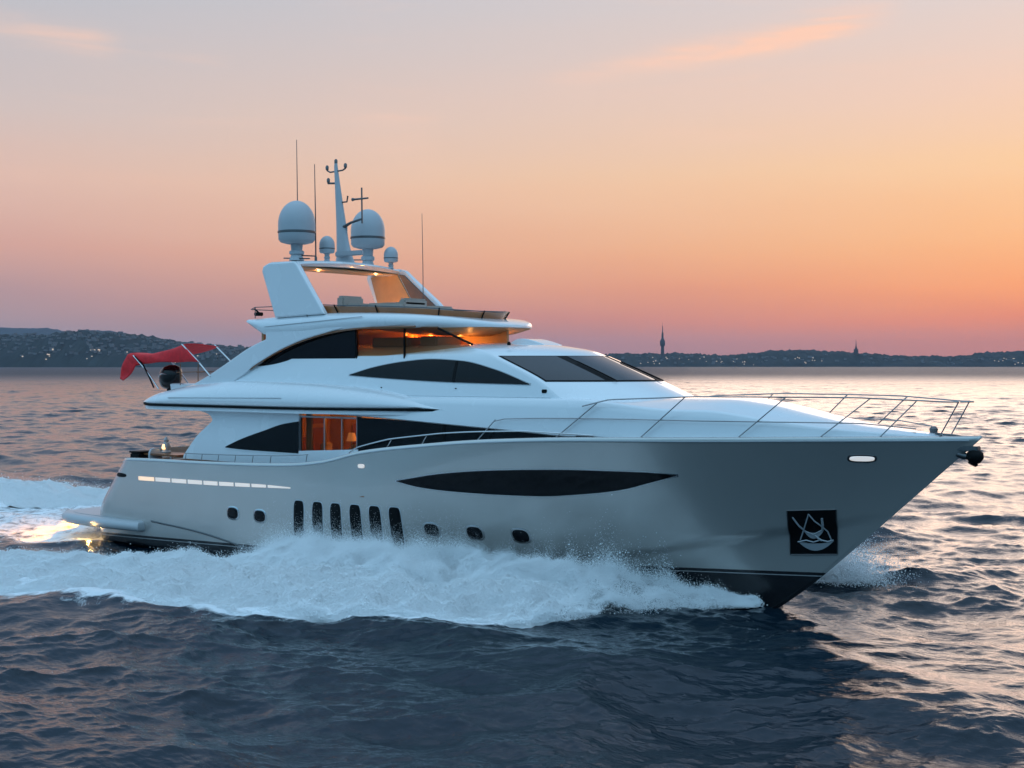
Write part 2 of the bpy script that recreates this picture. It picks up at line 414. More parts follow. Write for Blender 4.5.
for i in range(9):
    strip('light_slot', hullpt, sl, sh, edges[i] + 0.05, edges[i + 1] - 0.04, 0.012, 0.05, M['slotwarm'] if i in (0,) else M['slot'], hull, n=10, k=4)
pill('fairlead_rim', hullpt, 27.92, 4.06, 0.33, 0.105, 0.014, 0.05, M['dark_steel'], hull, 3.2, shear=.3)
pill('fairlead_light', hullpt, 27.92, 4.06, 0.28, 0.064, 0.03, 0.05, mat('bright_fairlead', (0.8, 0.8, 0.8), 0.3, emis=(1, 0.95, 0.9), estr=0.5), hull, 3.2, shear=.3)
pill('courtesy_light', hullpt, 12.95, 3.33, 0.13, 0.06, 0.03, 0.05, M['slot'], hull, 4)
pill('stern_fairlead', hullpt, 0.95, 2.46, 0.36, 0.075, 0.02, 0.05, M['black'], hull, 2.6)
# spray rail aft, panel seams
def rail_on_hull(name, pts, r, mt):
    c = crv(pts); X = np.linspace(pts[0][0], pts[-1][0], 60)
    return MB().tube(hullpt(X, c(X), 0.0), r, 6).build(name, mt, hull)
rail_on_hull('spray_rail', [(2.6, 0.92), (5.0, 0.75), (7.5, 0.38), (9.5, -0.1)], 0.035, M['dark_steel'])
rail_on_hull('rub_rail', [(0.9, 2.92), (1.5, 3.02), (6.3, 3.09), (9.8, 3.20), (11.3, 3.36), (12.9, 3.71), (15.3, 4.0), (17.5, 4.2), (20.3, 4.34), (24, 4.42), (27, 4.49), (30.3, 4.55)], 0.022, M['grey'])

# anchor pocket with the polished anchor stowed in it
def pk(u, v, off):   # u,v in -1..1 over the pocket
    X = 26.37 + u * 0.59 + v * 0.09; Z = 2.05 + v * 0.61 + u * 0.035
    return hullpt(np.asarray(X, float), np.asarray(Z, float), off)
uu, vv = np.meshgrid(np.linspace(-1, 1, 10), np.linspace(-1, 1, 10), indexing='ij')
patch_from(pk(uu, vv, -0.03), pk(uu, vv, 0.018)).build('anchor_pocket', M['black'], hull)
fr = MB()
for a, b in (((-1, -1), (1, -1)), ((1, -1), (1, 1)), ((1, 1), (-1, 1)), ((-1, 1), (-1, -1))):
    q = np.linspace(0, 1, 8); fr.tube(pk(a[0] + (b[0] - a[0]) * q, a[1] + (b[1] - a[1]) * q, 0.016), 0.014, 6)
fr.build('pocket_frame', M['dark_steel'], hull)
an = MB()
def stroke(pts, r):
    p = np.array(pts, float); an.tube(pk(p[:, 0], p[:, 1], 0.05), r, 6)
def crescent(cx, cy, w, h0, h1, n=14):
    x = np.linspace(-1, 1, n); lo = cy - h0 * (1 - x ** 2); hi = cy - h1 * (1 - x ** 2)
    v = np.linspace(0, 1, 4)[None, :]
    XX = cx + w * x[:, None] + 0 * v; YY = lo[:, None] + (hi - lo)[:, None] * v
    mm = patch_from(pk(XX, YY, 0.02), pk(XX, YY, 0.055)); an.add(mm.v, mm.f)
stroke([(-0.78, 0.72), (-0.55, 0.35), (-0.35, 0.1)], 0.022)
stroke([(-0.55, -0.3), (-0.4, 0.15), (-0.12, 0.85)], 0.018)
stroke([(-0.12, 0.85), (0.1, 0.55), (0.4, 0.3), (0.6, 0.05), (0.78, -0.4)], 0.018)
stroke([(0.42, 0.65), (0.44, 0.35), (0.38, 0.1)], 0.03)
stroke([(-0.35, 0.1), (0.0, -0.08), (0.38, 0.12)], 0.02)
stroke([(0.05, -0.1), (0.2, -0.25), (0.35, -0.35)], 0.03)
crescent(0.02, 0.10, 0.42, 0.36, 0.12)
crescent(0.1, -0.38, 0.75, 0.42, 0.12); stroke([(-0.66, -.40), (-.3, -.33), (0, -.42), (.3, -.32), (.6, -.40), (.84, -.34)], .02)
an.build('stowed_anchor', mat('anchor_steel', (.40,.42,.44), .45, metal=.3), hull)

# bow roller with anchor head under the stem tip
br = MB()
br.box((30.02, 0.0, 4.35), (0.5, 0.13, 0.06), bev=0.02)
br.tube([(29.7, 0, 4.28), (30.15, 0, 4.16), (30.45, 0, 4.12)], [0.07, 0.09, 0.06], 10)
br.build('bow_roller', M['dark_steel'], hull)
a2 = MB()
a2.lathe([(0.0, -0.17), (0.13, -0.14), (0.21, -0.02), (0.2, 0.1), (0.12, 0.18), (0.0, 0.2)], (30.42, -0.02, 4.14), 14)
a2.tube([(30.35, -0.25, 4.02), (30.42, 0, 3.97), (30.35, 0.25, 4.02)], [0.03, 0.07, 0.03], 8)
a2.build('bow_anchor', M['black'], hull)

# ---- swim platform
ow = []
for x, y in ((2.2, -3.32), (0.4, -3.42), (-1.2, -3.36), (-2.5, -3.1), (-3.25, -2.5), (-3.5, -1.2)):
    ow.append((x, y))
half = smoothpoly(ow + [(-3.5, 0)], 6, closed=False)
outl = half + [(x, -y) for x, y in half[::-1][1:]]
def inset(pl, d):
    P = np.array(pl); c = np.array([0.6, 0.0]); v = P - c; L = np.linalg.norm(v, axis=1)[:, None]; return c + v * (1 - d / L)
levels = [(0.30, 0.50), (0.10, 0.53), (0.02, 0.60), (0.0, 0.70), (0.03, 0.80), (0.12, 0.86), (0.3, 0.88)]
G = []
for d, z in levels:
    G.append([(x, y, z) for x, y in inset(outl, d)])
m = MB(); m.grid(np.array(G), cv=True)
n0 = len(outl); m.f.append(tuple(range(n0))[::-1]); m.f.append(tuple((len(levels) - 1) * n0 + i for i in range(n0)))
plat = m.build('swim_platform', M['grey'], yacht, ang=60)
MB().slab([tuple(p) for p in inset(outl, 0.45)], 0.884, 0.895).build('platform_tread', M['grey'], plat)
def lamp(parent, loc, power, col=(1.0, 0.55, 0.2), rad=0.06, fixture=True, name='downlight', face=-1):
    if fixture:
        o = MB().lathe([(0.0, 0.0), (rad * 0.8, 0.0), (rad, 0.012), (rad, 0.03), (0, 0.03)], loc, 14).build(name, M['lampglow'], parent)
    d = bpy.data.lights.new('lamp', 'POINT'); d.energy = power; d.color = col; d.shadow_soft_size = 0.05
    l = bpy.data.objects.new('lamp', d); COL.objects.link(l); l.parent = parent; l.location = (loc[0], loc[1], loc[2] + face * 0.09)
    return l
lamp(plat, (-1.35, -2.75, 0.46), 26, (1.0, 0.6, 0.18), 0.09, name='underwater_light')
lamp(plat, (-0.2, -3.5, 0.70), 3, (1.0, 0.6, 0.2), 0.05, name='underwater_light')
for yy in (-2.9, -2.2, -1.2):
    o_ = lamp(plat, (-2.75 if yy < -2.5 else -3.36, yy, 0.50), 1, (1.0, 0.62, 0.16), 0.09, name='stern_light')
    d = bpy.data.lights.new('stern_spot', 'SPOT'); d.energy = 420 if yy > -1.5 else (170 if yy > -2.5 else 170); d.color = (1.0, 0.36, 0.015); d.spot_size = R(105); d.spot_blend = .7; d.shadow_soft_size = .06
    l_ = bpy.data.objects.new('stern_spot', d); COL.objects.link(l_); l_.parent = plat; l_.location = (-3.75 if yy > -2.5 else -3.1, yy - .15, 0.5)
    from mathutils import Vector
    l_.rotation_euler = Vector((-1, -.36, -.05 if yy > -1.5 else (-.14 if yy > -2.5 else -.30))).to_track_quat('-Z', 'Y').to_euler()

# ---- decks
def deckmesh(name, x0, x1, zf, inset_y, mt, n=40):
    X = np.linspace(x0, x1, n); b = np.maximum(bs(X) - inset_y, 0.01); q = np.linspace(-1, 1, 9)
    P = np.stack([np.repeat(X[:, None], 9, 1), b[:, None] * q[None], np.repeat(zf(X)[:, None], 9, 1)], -1)
    P0 = P.copy(); P0[..., 2] -= 0.04
    return patch_from(P0, P).build(name, mt, yacht)
deckmesh('aft_deck', 0.9, 13.0, lambda X: 2.42 + 0 * X, 0.10, M['teak'])
deckmesh('fore_deck', 11.8, 30.35, lambda X: zs(X) - 0.05, 0.06, M['deck'], 70)

# ---- main deck house
house = empty('main_deck_house', parent=yacht)
pan = [(4.2, 3.18)] + smoothpoly([(4.24, 3.30), (4.9, 3.95), (5.45, 4.33), (5.72, 4.53), (5.55, 4.72), (4.95, 4.86), (4.0, 4.97)], 6, closed=False) + [(9.9, 5.02), (9.9, 3.14)]
for sgn in (-1, 1):
    MB().prism(pan, sgn * 2.96, sgn * 2.80).build('side_panel', M['white'], house, bevel=0.02)
def flat(Y):
    return lambda X, Z, off: np.stack([X + 0 * Z, Y - off + 0 * X + 0 * Z, Z + 0 * X], -1)
lo1 = crv([(6.42, 3.64), (7.5, 3.60), (9.9, 3.58)]); hi1 = crv([(6.42, 3.67), (7.2, 3.95), (8.3, 4.26), (9.2, 4.50), (9.9, 4.60)])
strip('aft_window_rim', flat(-2.96), lo1, hi1, 6.34, 9.90, 0.015, 0.03, M['white'], house, grow=0.05)
strip('aft_saloon_window', flat(-2.96), lo1, hi1, 6.42, 9.90, 0.03, 0.03, M['glass'], house)
# forward wall: black glass band following the sheer
def yfw(X, Z, off):
    y = np.minimum(2.96, bs(X) - 0.19); return np.stack([X + 0 * Z, -y - off + 0 * Z, Z + 0 * X], -1)
lo2 = crv([(12.45, 3.4), (15.3, 3.9), (17.5, 4.1), (22.0, 4.36)]); hi2 = crv([(12.45, 4.79), (14, 4.75), (16, 4.66), (18.5, 4.56), (20.4, 4.49), (22.0, 4.46)])
strip('saloon_window', yfw, lo2, hi2, 12.45, 22.0, 0.0, 0.10, M['glass'], house, n=50, k=6)
strip('window_mullion', yfw, lo2, hi2, 15.9, 15.98, 0.012, 0.02, M['black'], house, n=3, k=6)
# glazed opening between, with the lit saloon behind it
mul = MB()
for x in (9.93, 11.02, 11.78, 12.43): mul.box((x, -2.91, 4.15), (0.022, 0.04, 0.62))
mul.box((11.2, -2.91, 4.76), (1.28, 0.04, 0.025)); mul.box((11.2, -2.91, 3.55), (1.28, 0.04, 0.05))
mul.build('door_frame', M['rail'], house)
MB().prism([(9.9, 3.1), (12.5, 3.1), (12.5, 3.80), (9.9, 3.66)], -2.985, -2.945).build('door_sill', M['white'], house, bevel=.01)
MB().box((11.2, -2.88, 4.15), (1.25, 0.006, 0.6)).build('door_pane', M['amber'], house)
room = MB()
room.box((11.3, 0.35, 3.7), (3.3, 0.05, 1.25)); room.box((14.6, -1.2, 3.7), (0.05, 1.6, 1.25)); room.box((8.0, -1.2, 3.7), (0.05, 1.6, 1.25))
room.build('saloon_wall', M['wood'], house)
MB().box((11.3, -1.2, 4.90), (3.3, 1.7, 0.04)).build('saloon_ceiling', M['wood'], house)
MB().box((11.3, -1.15, 2.5), (3.25, 1.55, 0.03)).build('saloon_floor', M['cushion'], house)
for y, z, w_, h_ in ((-.35, 3.75, .32, .5), (-1.25, 3.6, .42, .36), (-.35, 4.5, .32, .1), (-2.2, 3.7, .35, .7)):
    MB().box((8.12, y, z), (.09, w_, h_), bev=.02).build('shelf', M['teak'], house)
for x0_, n_ in ((9.98, 4), (12.2, 3)):
    cu_ = MB()
    P_ = [[(x0_ + .3 * u * n_ / 4 , -2.72 + .05 * math.sin(u * n_ * 6.28), z_) for u in np.linspace(0, 1, 40)] for z_ in (3.0, 3.9, 4.85)]
    cu_.grid(np.array(P_)).build('curtain', M['cushion'], house)
cb = MB()
for x in (9.6, 10.5, 11.6, 12.5, 13.2): MB().box((x, 0.22, 3.7), (0.34, 0.06, 0.7), bev=0.02).build('cabinet', M['teak'], house)
lamp(house, (10.4, -0.6, 4.8), 62, (1.0, 0.46, 0.12)); lamp(house, (12.3, -0.9, 4.8), 52, (1.0, 0.46, 0.12))

# ---- upper deck with its swelling bulwark
crown = crv([(2.0, 5.10), (2.35, 5.26), (3.0, 5.45), (5, 5.74), (7, 5.86), (10, 5.84), (12, 5.74), (14.2, 5.52), (15.4, 5.28), (16.2, 5.08)])
secs = []
for X in np.concatenate([np.linspace(2.0, 3.0, 12), np.linspace(3.3, 16.2, 48)]):
    d = np.clip((X - 2.0) / 1.1, 0, 1); b = 3.36 * (0.80 + 0.20 * math.sqrt(1 - (1 - d) ** 2)); b = min(b, 3.36 - 0.42 * float(sst(11, 16.2, X)))
    z1 = float(crown(X)); z0 = 5.0 + 0.05 * float(sst(9, 16, X)) + 0.06 * (1 - d) ** 2; h = z1 - z0
    hp = [(0, z0), (b - 0.5, z0), (b - 0.22, z0 + 0.004), (b - 0.08, z0 + min(.03, h * .2)), (b, z0 + min(0.10, h * .4)), (b + 0.005, z0 + 0.30 * h), (b - 0.03, z0 + 0.5 * h), (b - 0.11, z0 + 0.68 * h),
          (b - 0.22, z0 + 0.83 * h), (b - 0.36, z0 + 0.95 * h), (b - 0.48, z1), (b - 0.56, z1 - 0.01), (b - 0.62, z1 - 0.05), (b - 0.64, max(z0 + 0.02, min(5.28, z1 - 0.07))), (0, max(z0 + 0.02, min(5.28, z1 - 0.07)))]
    ring = [(X, -y, z) for y, z in hp] + [(X, y, z) for y, z in hp[::-1]]
    secs.append(ring)
m = MB(); m.grid(np.array(secs), cv=True); k = len(secs[0])
m.f.append(tuple(range(k))); m.f.append(tuple((len(secs) - 1) * k + i for i in range(k))[::-1])
udeck = m.build('upper_deck', M['white'], yacht, ang=55)
def udk(X):
    d = np.clip((X - 2.0) / 1.1, 0, 1); b = 3.36 * (0.80 + 0.20 * np.sqrt(1 - (1 - d) ** 2)); return np.minimum(b, 3.36 - 0.42 * sst(11, 16.2, X))
X = np.linspace(2.03, 16.0, 70)
Pz = 4.98 + 0.05 * sst(9, 16, X) + 0.06 * (1 - np.clip((X - 2.0) / 1.1, 0, 1)) ** 2
def side_strip(off, za, zb, th):
    f1 = np.stack([np.stack([X, -(udk(X) + off), Pz + za], -1), np.stack([X, -(udk(X) + off), Pz + zb], -1)], 1)
    f0 = f1.copy(); f0[..., 1] += th
    return patch_from(f0, f1)
side_strip(-0.005, 0.0, 0.075, 0.3).build('black_stripe', M['black'], udeck)
side_strip(-0.06, -0.12, -0.004, 0.6).build('lower_lip', M['white'], udeck)
X = np.linspace(3.9, 9.5, 40); zc = 5.28 + 0.012 * (X - 3.9)
MB().tube(np.stack([X, -(udk(X) + 0.0), zc], -1), 0.013, 6).build('styling_crease', M['grey'], udeck)
MB().box((8.0, 0, 4.955), (4.6, 2.75, 0.03)).build('cockpit_ceiling', M['white'], udeck)
for x, y in ((4.0, -1.6), (6.4, -1.6), (4.0, 1.2)): lamp(udeck, (x, y, 4.89), 9, (1, 0.6, 0.28))

# ---- belt / foredeck coaming from the saloon to the bow
czl = crv([(11.5, 4.86), (14, 4.76), (16, 4.66), (18.5, 4.54), (20.4, 4.44), (22.5, 4.40), (31, 4.60)])
czt = crv([(11.5, 5.36), (14, 5.42), (20.7, 5.47), (24, 5.52), (25.2, 5.38), (26, 5.21), (27.3, 4.95), (28.4, 4.80), (29.7, 4.66)])
secs = []
for X in np.linspace(11.5, 29.6, 80):
    b = min(3.0, float(bs(X)) - 0.22); z0, z1 = float(czl(X)), float(czt(X)); h = max(z1 - z0, 0.05); tl = 0.16 * h + 0.02
    b = max(b, 0.05)
    z1s = z1 - 0.30 * float(sst(20.3, 23.5, X)) * min(1.0, h / 0.9)
    hp = [(0, z0), (b - 0.03, z0), (b, z0 + 0.03), (b - 0.2 * tl, lerp(z0, z1s, .35)), (b - 0.6 * tl, lerp(z0, z1s, .75)), (b - 0.85 * tl, z1s - .05 * min(1, h)), (b - tl - 0.03, z1s), (b - tl - .10, z1s + .012),
          (.66 * b, lerp(z1s, z1, .55)), (.46 * b, lerp(z1s, z1, .86)), (.25 * b, z1), (0, z1 + .01)]
    hp = [(max(0.0, y), z) for y, z in hp]
    secs.append([(X, -y, z) for y, z in hp] + [(X, y, z) for y, z in hp[::-1]])
m = MB(); m.grid(np.array(secs), cv=True); k = len(secs[0])
m.f.append(tuple(range(k))); m.f.append(tuple((len(secs) - 1) * k + i for i in range(k))[::-1])
coam = m.build('fore_coaming', M['white'], yacht, ang=50)

# ---- wheelhouse shell
fxs = crv([(5.1, 20.5), (5.5, 19.9), (5.95, 19.15), (6.62, 17.45), (6.82, 16.9), (6.94, 16.2), (7.02, 15.2), (7.05, 14.5)])
fxf = crv([(5.1, 23.1), (5.5, 22.3), (5.95, 21.2), (6.62, 19.45), (6.82, 18.9), (6.94, 18.2), (7.02, 17.5), (7.05, 16.6)])
fW = crv([(5.1, 2.80), (5.95, 2.62), (6.5, 2.46), (6.75, 2.34), (6.88, 2.18), (6.96, 1.98), (7.02, 1.7), (7.05, 1.4)])
ztop = crv([(3.0, 5.42), (4.0, 5.56), (5.0, 5.82), (6.0, 6.20), (7.0, 6.32), (8.2, 6.38), (9.3, 6.52), (10.7, 6.84), (12.2, 7.0), (13.5, 7.05), (30, 7.05)])
def shell_side(X, Z, off):
    return np.stack([X + 0 * Z, -(fW(Z) + off) + 0 * X, Z + 0 * X], -1)
def shell_front(q, Z, off):
    def P(q, Z): return np.stack([fxs(Z) + (fxf(Z) - fxs(Z)) * (1 - np.abs(q) ** 2.2), q * fW(Z), Z + 0 * q], -1)
    p = P(q, Z); e = 1e-3
    n = np.cross(P(q + e, Z) - P(q - e, Z), P(q, Z + e) - P(q, Z - e)); n /= np.linalg.norm(n, axis=-1)[..., None] + 1e-12
    n *= np.where(n[..., :1] < 0, -1, 1)
    return p + n * off
nu1, nu2, nz = 70, 26, 26
G = np.zeros((nu1 + nu2, nz + 5, 3))
tt = np.linspace(0, 1, nz)
for i in range(nu1 + nu2):
    if i < nu1:
        u = i / nu1; xr = 3.0 + u * (19.15 - 3.0); zt = float(ztop(xr))
        z = 5.1 + (zt - 5.1) * (1 - (1 - tt) ** 1.5)
        x = 3.0 + u * (fxs(z) - 3.0); y = -fW(z)
    else:
        ph = (i - nu1) / (nu2 - 1) * math.pi / 2; q = -math.cos(ph)
        z = 5.1 + (7.05 - 5.1) * (1 - (1 - tt) ** 1.5)
        x = fxs(z) + (fxf(z) - fxs(z)) * (1 - abs(q) ** 2.2); y = q * fW(z)
    G[i, :nz] = np.stack([x, y + 0 * z, z], -1)
    for j in range(5):
        w = (j + 1) / 5; G[i, nz + j] = (lerp(x[-1], min(x[-1], 16.0), w), y[-1] * (1 - w) if np.ndim(y) else 0, z[-1] + 0.03 * w * (2 - w))
Gp = G.copy(); Gp[..., 1] *= -1
m = MB(); m.grid(G); m.grid(Gp, flip=True)
m.grid(np.stack([G[0], Gp[0]], 0))
wheel = m.build('wheelhouse', M['white'], yacht, ang=50)
# side lens window
slo = crv([(11.80, 6.08), (13.5, 5.99), (15.86, 5.90), (18.8, 5.85)])
shi = crv([(11.80, 6.10), (12.8, 6.34), (13.9, 6.50), (15.0, 6.575), (16.2, 6.52), (17.5, 6.27), (18.8, 5.87)])
strip('side_window_rim', shell_side, slo, shi, 11.74, 18.85, 0.01, 0.05, M['grey'], wheel, grow=0.022)
strip('side_window', shell_side, slo, shi, 11.80, 18.80, 0.022, 0.05, M['glass'], wheel)
strip('window_divider', shell_side, slo, shi, 15.98, 16.08, 0.030, 0.03, M['black'], wheel, n=3, k=8)
z = 5.47 + np.linspace(0, .02, 40); xq = np.linspace(11.2, 19.6, 40)
MB().tube(shell_side(xq, z, 0.0), .007, 6).build('panel_seam', M['grey'], wheel)
for xq in (13.2, 16.15): MB().lathe([(0, -.02), (.025, -.02), (.03, .0), (0, .01)], (xq, -float(fW(5.72)) - .005, 5.72), 8).build('drain', M['black'], wheel)
MB().box((19.35, -2.66, 5.66), (.09, .05, .06), bev=.02).build('side_light', M['black'], wheel)
# windscreen
def pane(name, q0, q1, z0, z1, off, th, mt, n=16, k=10):
    q, z = np.meshgrid(np.linspace(q0, q1, n), np.linspace(z0, z1, k), indexing='ij')
    return patch_from(shell_front(q, z, off - th), shell_front(q, z, off)).build(name, mt, wheel, ang=30)
pane('windscreen_surround', -0.975, 0.975, 5.93, 6.66, 0.012, 0.05, M['black'], 40)
for q0, q1 in ((-0.965, -0.57), (-0.47, 0.12), (0.24, 0.55), (0.62, 0.965)):
    pane('windscreen_pane', q0, q1, 5.955, 6.635, 0.024, 0.02, M['shieldglass'])
wp = MB()
for q in (-0.5, 0.18):
    z = np.linspace(5.9, 6.45, 8); qq = q + 0 * z; MB().tube(shell_front(qq, z, 0.06), 0.018, 6).build('wiper', M['black'], wheel)
nl = MB().lathe([(0, 0), (0.05, 0), (0.06, 0.05), (0.03, 0.1), (0, 0.11)], (17.4, -1.75, 6.98), 10).build('horn', M['black'], wheel)
hm = MB(); hm.prism(smoothpoly([(16.3, 7.0), (16.35, 7.12), (16.6, 7.2), (16.9, 7.19), (17.3, 7.1), (17.6, 6.98), (17, 6.9)], 4), -0.2, 0.7)
hm.build('roof_hatch', M['white'], wheel, bevel=0.05, seg=3)

# ---- sky lounge between wheelhouse and flybridge
lng = empty('sky_lounge', parent=yacht)
fin = smoothpoly([(4.0, 5.60), (5.0, 5.98), (6.0, 6.42), (7.14, 6.95), (8.02, 7.25)], 4, closed=False) + [(8.02, 7.55), (11.6, 7.62)] + \
      smoothpoly([(11.53, 7.55), (10.87, 7.44), (9.7, 7.20), (8.7, 6.90), (7.9, 6.58), (7.35, 6.33), (7.0, 6.1), (6.2, 5.7)], 4, closed=False)
for sgn in (-1, 1): MB().prism(fin, sgn * 2.66, sgn * 2.50).build('fin_panel', M['white'], lng, bevel=0.03)
rim = smoothpoly([(7.2, 6.25), (7.7, 6.50), (8.6, 6.86), (9.65, 7.17), (10.87, 7.41), (12.4, 7.55), (14.5, 7.56)], 6, closed=False)
MB().tube([(x, -2.60, z) for x, z in rim], 0.035, 6).build('window_trim', M['teak'], lng)
llo = crv([(7.2, 6.25), (12, 6.3)]); lhi = crv([(7.2, 6.28), (7.7, 6.52), (8.6, 6.88), (9.65, 7.19), (10.87, 7.43), (12.0, 7.55)])
strip('lounge_window', flat(-2.42), llo, lhi, 7.2, 11.85, 0.0, 0.08, M['glass'], lng)
for x in (11.9, 13.9): MB().box((x, -2.40, 7.1), (0.022, 0.03, 0.5)).build('lounge_mullion', M['black'], lng)
MB().tube([(15.2, -2.36, 7.50), (16.4, -2.2, 7.0)], 0.035, 8).build('lounge_frame', M['black'], lng)
MB().prism([(11.9, 6.6), (16.5, 6.95), (15.2, 7.55), (11.9, 7.56)], -2.385, -2.375).build('lounge_pane', M['amber'], lng)
rw = MB(); rw.box((11.6, 0.3, 7.1), (4.2, 0.05, 0.55)); rw.box((7.6, -1.0, 7.0), (0.05, 1.4, 0.5))
rw.build('lounge_wall', M['wood'], lng)
ct = MB()
for x in np.linspace(12.1, 13.6, 9): ct.tube([(x, -0.1 + 0.05 * math.sin(x * 9), 6.9), (x, -0.1 + 0.05 * math.sin(x * 9), 7.5)], 0.09, 8)
ct.build('curtain', mat('orange_curtain', (0.55, 0.26, 0.10), 0.8, var=0.2), lng)
sf = MB(); sf.box((12.9, -1.6, 7.1), (0.8, 0.35, 0.16), bev=0.05); sf.box((14.4, -1.3, 7.1), (0.35, 0.6, 0.18), bev=0.05)
sf.build('lounge_seat', M['cushion'], lng)
lamp(lng, (12.3, -0.5, 7.36), 55, (1.0, 0.34, 0.06), .03); lamp(lng, (13.3, -0.5, 7.34), 55, (1.0, 0.34, 0.06), .03); lamp(lng, (14.4, -0.4, 7.22), 14, (1.0, 0.34, 0.06), .03)

# ---- flybridge slab
stp = crv([(7.12, 7.93), (8.6, 8.0), (10.9, 8.06), (13, 8.02), (14.8, 7.9), (16.0, 7.72), (16.35, 7.62)])
sbt = crv([(7.12, 7.80), (7.5, 7.60), (8.02, 7.40), (9.5, 7.38), (10.9, 7.48), (13, 7.57), (14.8, 7.54), (16.35, 7.56)])
secs = []
for X in np.concatenate([np.linspace(7.12, 8, 8), np.linspace(8.3, 14.5, 26), 14.5 + 1.84 * np.sin(np.linspace(0.08, 1, 22) * math.pi / 2)]):
    if X > 13.0: b = 2.68 * math.sqrt(max(1 - ((X - 13.0) / 3.36) ** 2.3, 0.0004))
    else: b = 2.68
    b = max(b, 0.06); z1, z0 = float(stp(X)), float(sbt(X)); h = max(z1 - z0, 0.03)
    bel = 0.24 * float(sst(11.5, 13.5, X)) * float(1 - sst(15.0, 16.3, X))
    hp = [(0, z0 - bel), (0.45 * b, z0 - bel * .9), (0.75 * b, z0 - bel * .55), (0.92 * b, z0 - bel * .15), (0.975 * b, z0), (b, z0 + 0.25 * h), (b, z0 + 0.5 * h), (0.985 * b, z0 + 0.72 * h), (0.95 * b, z0 + 0.9 * h), (0.88 * b, z1), (0.6 * b, z1 + 0.01), (0, z1 + 0.02)]
    secs.append([(X, -y, z) for y, z in hp] + [(X, y, z) for y, z in hp[::-1]])
m = MB(); m.grid(np.array(secs), cv=True); k = len(secs[0])
m.f.append(tuple(range(k))); m.f.append(tuple((len(secs) - 1) * k + i for i in range(k))[::-1])
fly = m.build('flybridge', M['white'], yacht, ang=50)
sf_ = []
for X in np.concatenate([np.linspace(11.6, 14.5, 14), 14.5 + 1.6 * np.sin(np.linspace(0.08, 1, 14) * math.pi / 2)]):
    b = 2.68 * math.sqrt(max(1 - (max(X - 13.0, 0) / 3.36) ** 2.3, 0.0004)) * .955; z0 = float(sbt(X)) - .008
    bel = 0.24 * float(sst(11.5, 13.5, X)) * float(1 - sst(15.0, 16.3, X)); qs = np.linspace(-1, 1, 17)
    sf_.append([(X, q_ * b, z0 - bel * float(np.interp(abs(q_), [0, .47, .78, .96, 1.0], [1, .9, .55, .15, .05]))) for q_ in qs])
sf_ = np.array(sf_); sf1 = sf_.copy(); sf1[..., 2] += .006
patch_from(sf_, sf1).build('glow_soffit', M['wood'], fly, ang=60)  # orange lamp glow on the underside put partly into this wood colour
q = np.linspace(8.0, 12.4, 20)
MB().tube(np.stack([q, 0 * q - 2.69, 7.66 + 0.055 * (q - 8)], -1), 0.012, 6).build('styling_crease', M['grey'], fly)
# teak coaming + low tinted windscreen, U-shaped, open aft
def ucurve(x0, xf, w, n=60):
    pts = [(x, -w) for x in np.linspace(x0, xf - 2.2, n // 3)]
    for a in np.linspace(0, math.pi, n): pts.append((xf - 2.2 + 2.2 * math.sin(a), -w * math.cos(a)))
    pts += [(x, w) for x in np.linspace(xf - 2.2, x0, n // 3)]
    return pts
cu = np.array(ucurve(10.45, 15.35, 2.3)); zc = np.interp(cu[:, 0], [10.4, 12, 14.3, 15.4], [8.06, 8.04, 7.95, 7.85])
hh = np.interp(cu[:, 0], [10.4, 11.5, 14.3, 15.4], [0.24, 0.2, 0.17, 0.17])
c0 = np.array([12.5, 0]); out = cu - c0; out /= np.linalg.norm(out, axis=1)[:, None]
ring = np.stack([np.column_stack([cu, zc - 0.03]), np.column_stack([cu + 0.05 * out, zc + hh * .5]), np.column_stack([cu + 0.12 * out, zc + hh]), np.column_stack([cu + 0.06 * out, zc + hh]), np.column_stack([cu - 0.06 * out, zc - 0.03])], 1)
MB().grid(ring, cv=True).build('fly_windscreen', M['amber_coaming'], fly)
rl = MB()
rl.tube(np.column_stack([cu + 0.10 * out, zc + hh + 0.03]), 0.02, 6); rl.build('windscreen_rail', M['dark_steel'], fly)
ps = MB()
for i in (4, 16, 34, 46, 58, 70):
    if i < len(cu):
        p = cu[i]; o_ = out[i]; MB().tube([(p[0] + .02 * o_[0], p[1] + .02 * o_[1], zc[i] - .02), (p[0] + .16 * o_[0], p[1] + .16 * o_[1], zc[i] + hh[i] + .05)], 0.022, 6).build('windscreen_post', M['black'], fly)
se = MB()
for x, y, w, d in ((11.1, -1.5, 0.55, 0.5), (12.6, -1.3, 0.8, 0.55), (11.5, 1.3, 0.9, 0.5)):
    MB().box((x, y, 8.22), (w, d, 0.14), bev=0.06).build('seat', M['cushion'], fly)
MB().box((10.85, -1.6, 8.42), (0.16, 0.5, 0.2), bev=0.07).build('seat_back', M['cushion'], fly); MB().box((13.2, -1.2, 8.35), (0.14, 0.55, 0.14), bev=0.06).build('seat_back', M['cushion'], fly)
ar = MB()
for q in ((7.4, -2.55), (9.9, -2.6)): ar.tube([(q[0], q[1], 7.95), (q[0], q[1], 8.32)], 0.016, 6)
ar.tube([(7.2, -2.55, 8.25), (7.4, -2.55, 8.32), (9.9, -2.6, 8.32), (10.3, -2.6, 8.12)], 0.016, 6)
ar.tube([(7.2, 2.5, 8.25), (7.2, -2.5, 8.25)], 0.016, 6)
ar.build('fly_rail', M['dark_steel'], fly)
fb = MB(); fb.box((7.35, -2.35, 8.10), (0.13, 0.1, 0.06), bev=0.02); fb.tube([(7.2, -2.4, 8.28), (7.45, -2.3, 8.05)], 0.03, 6)
fb.build('stowed_line', M['black'], fly)
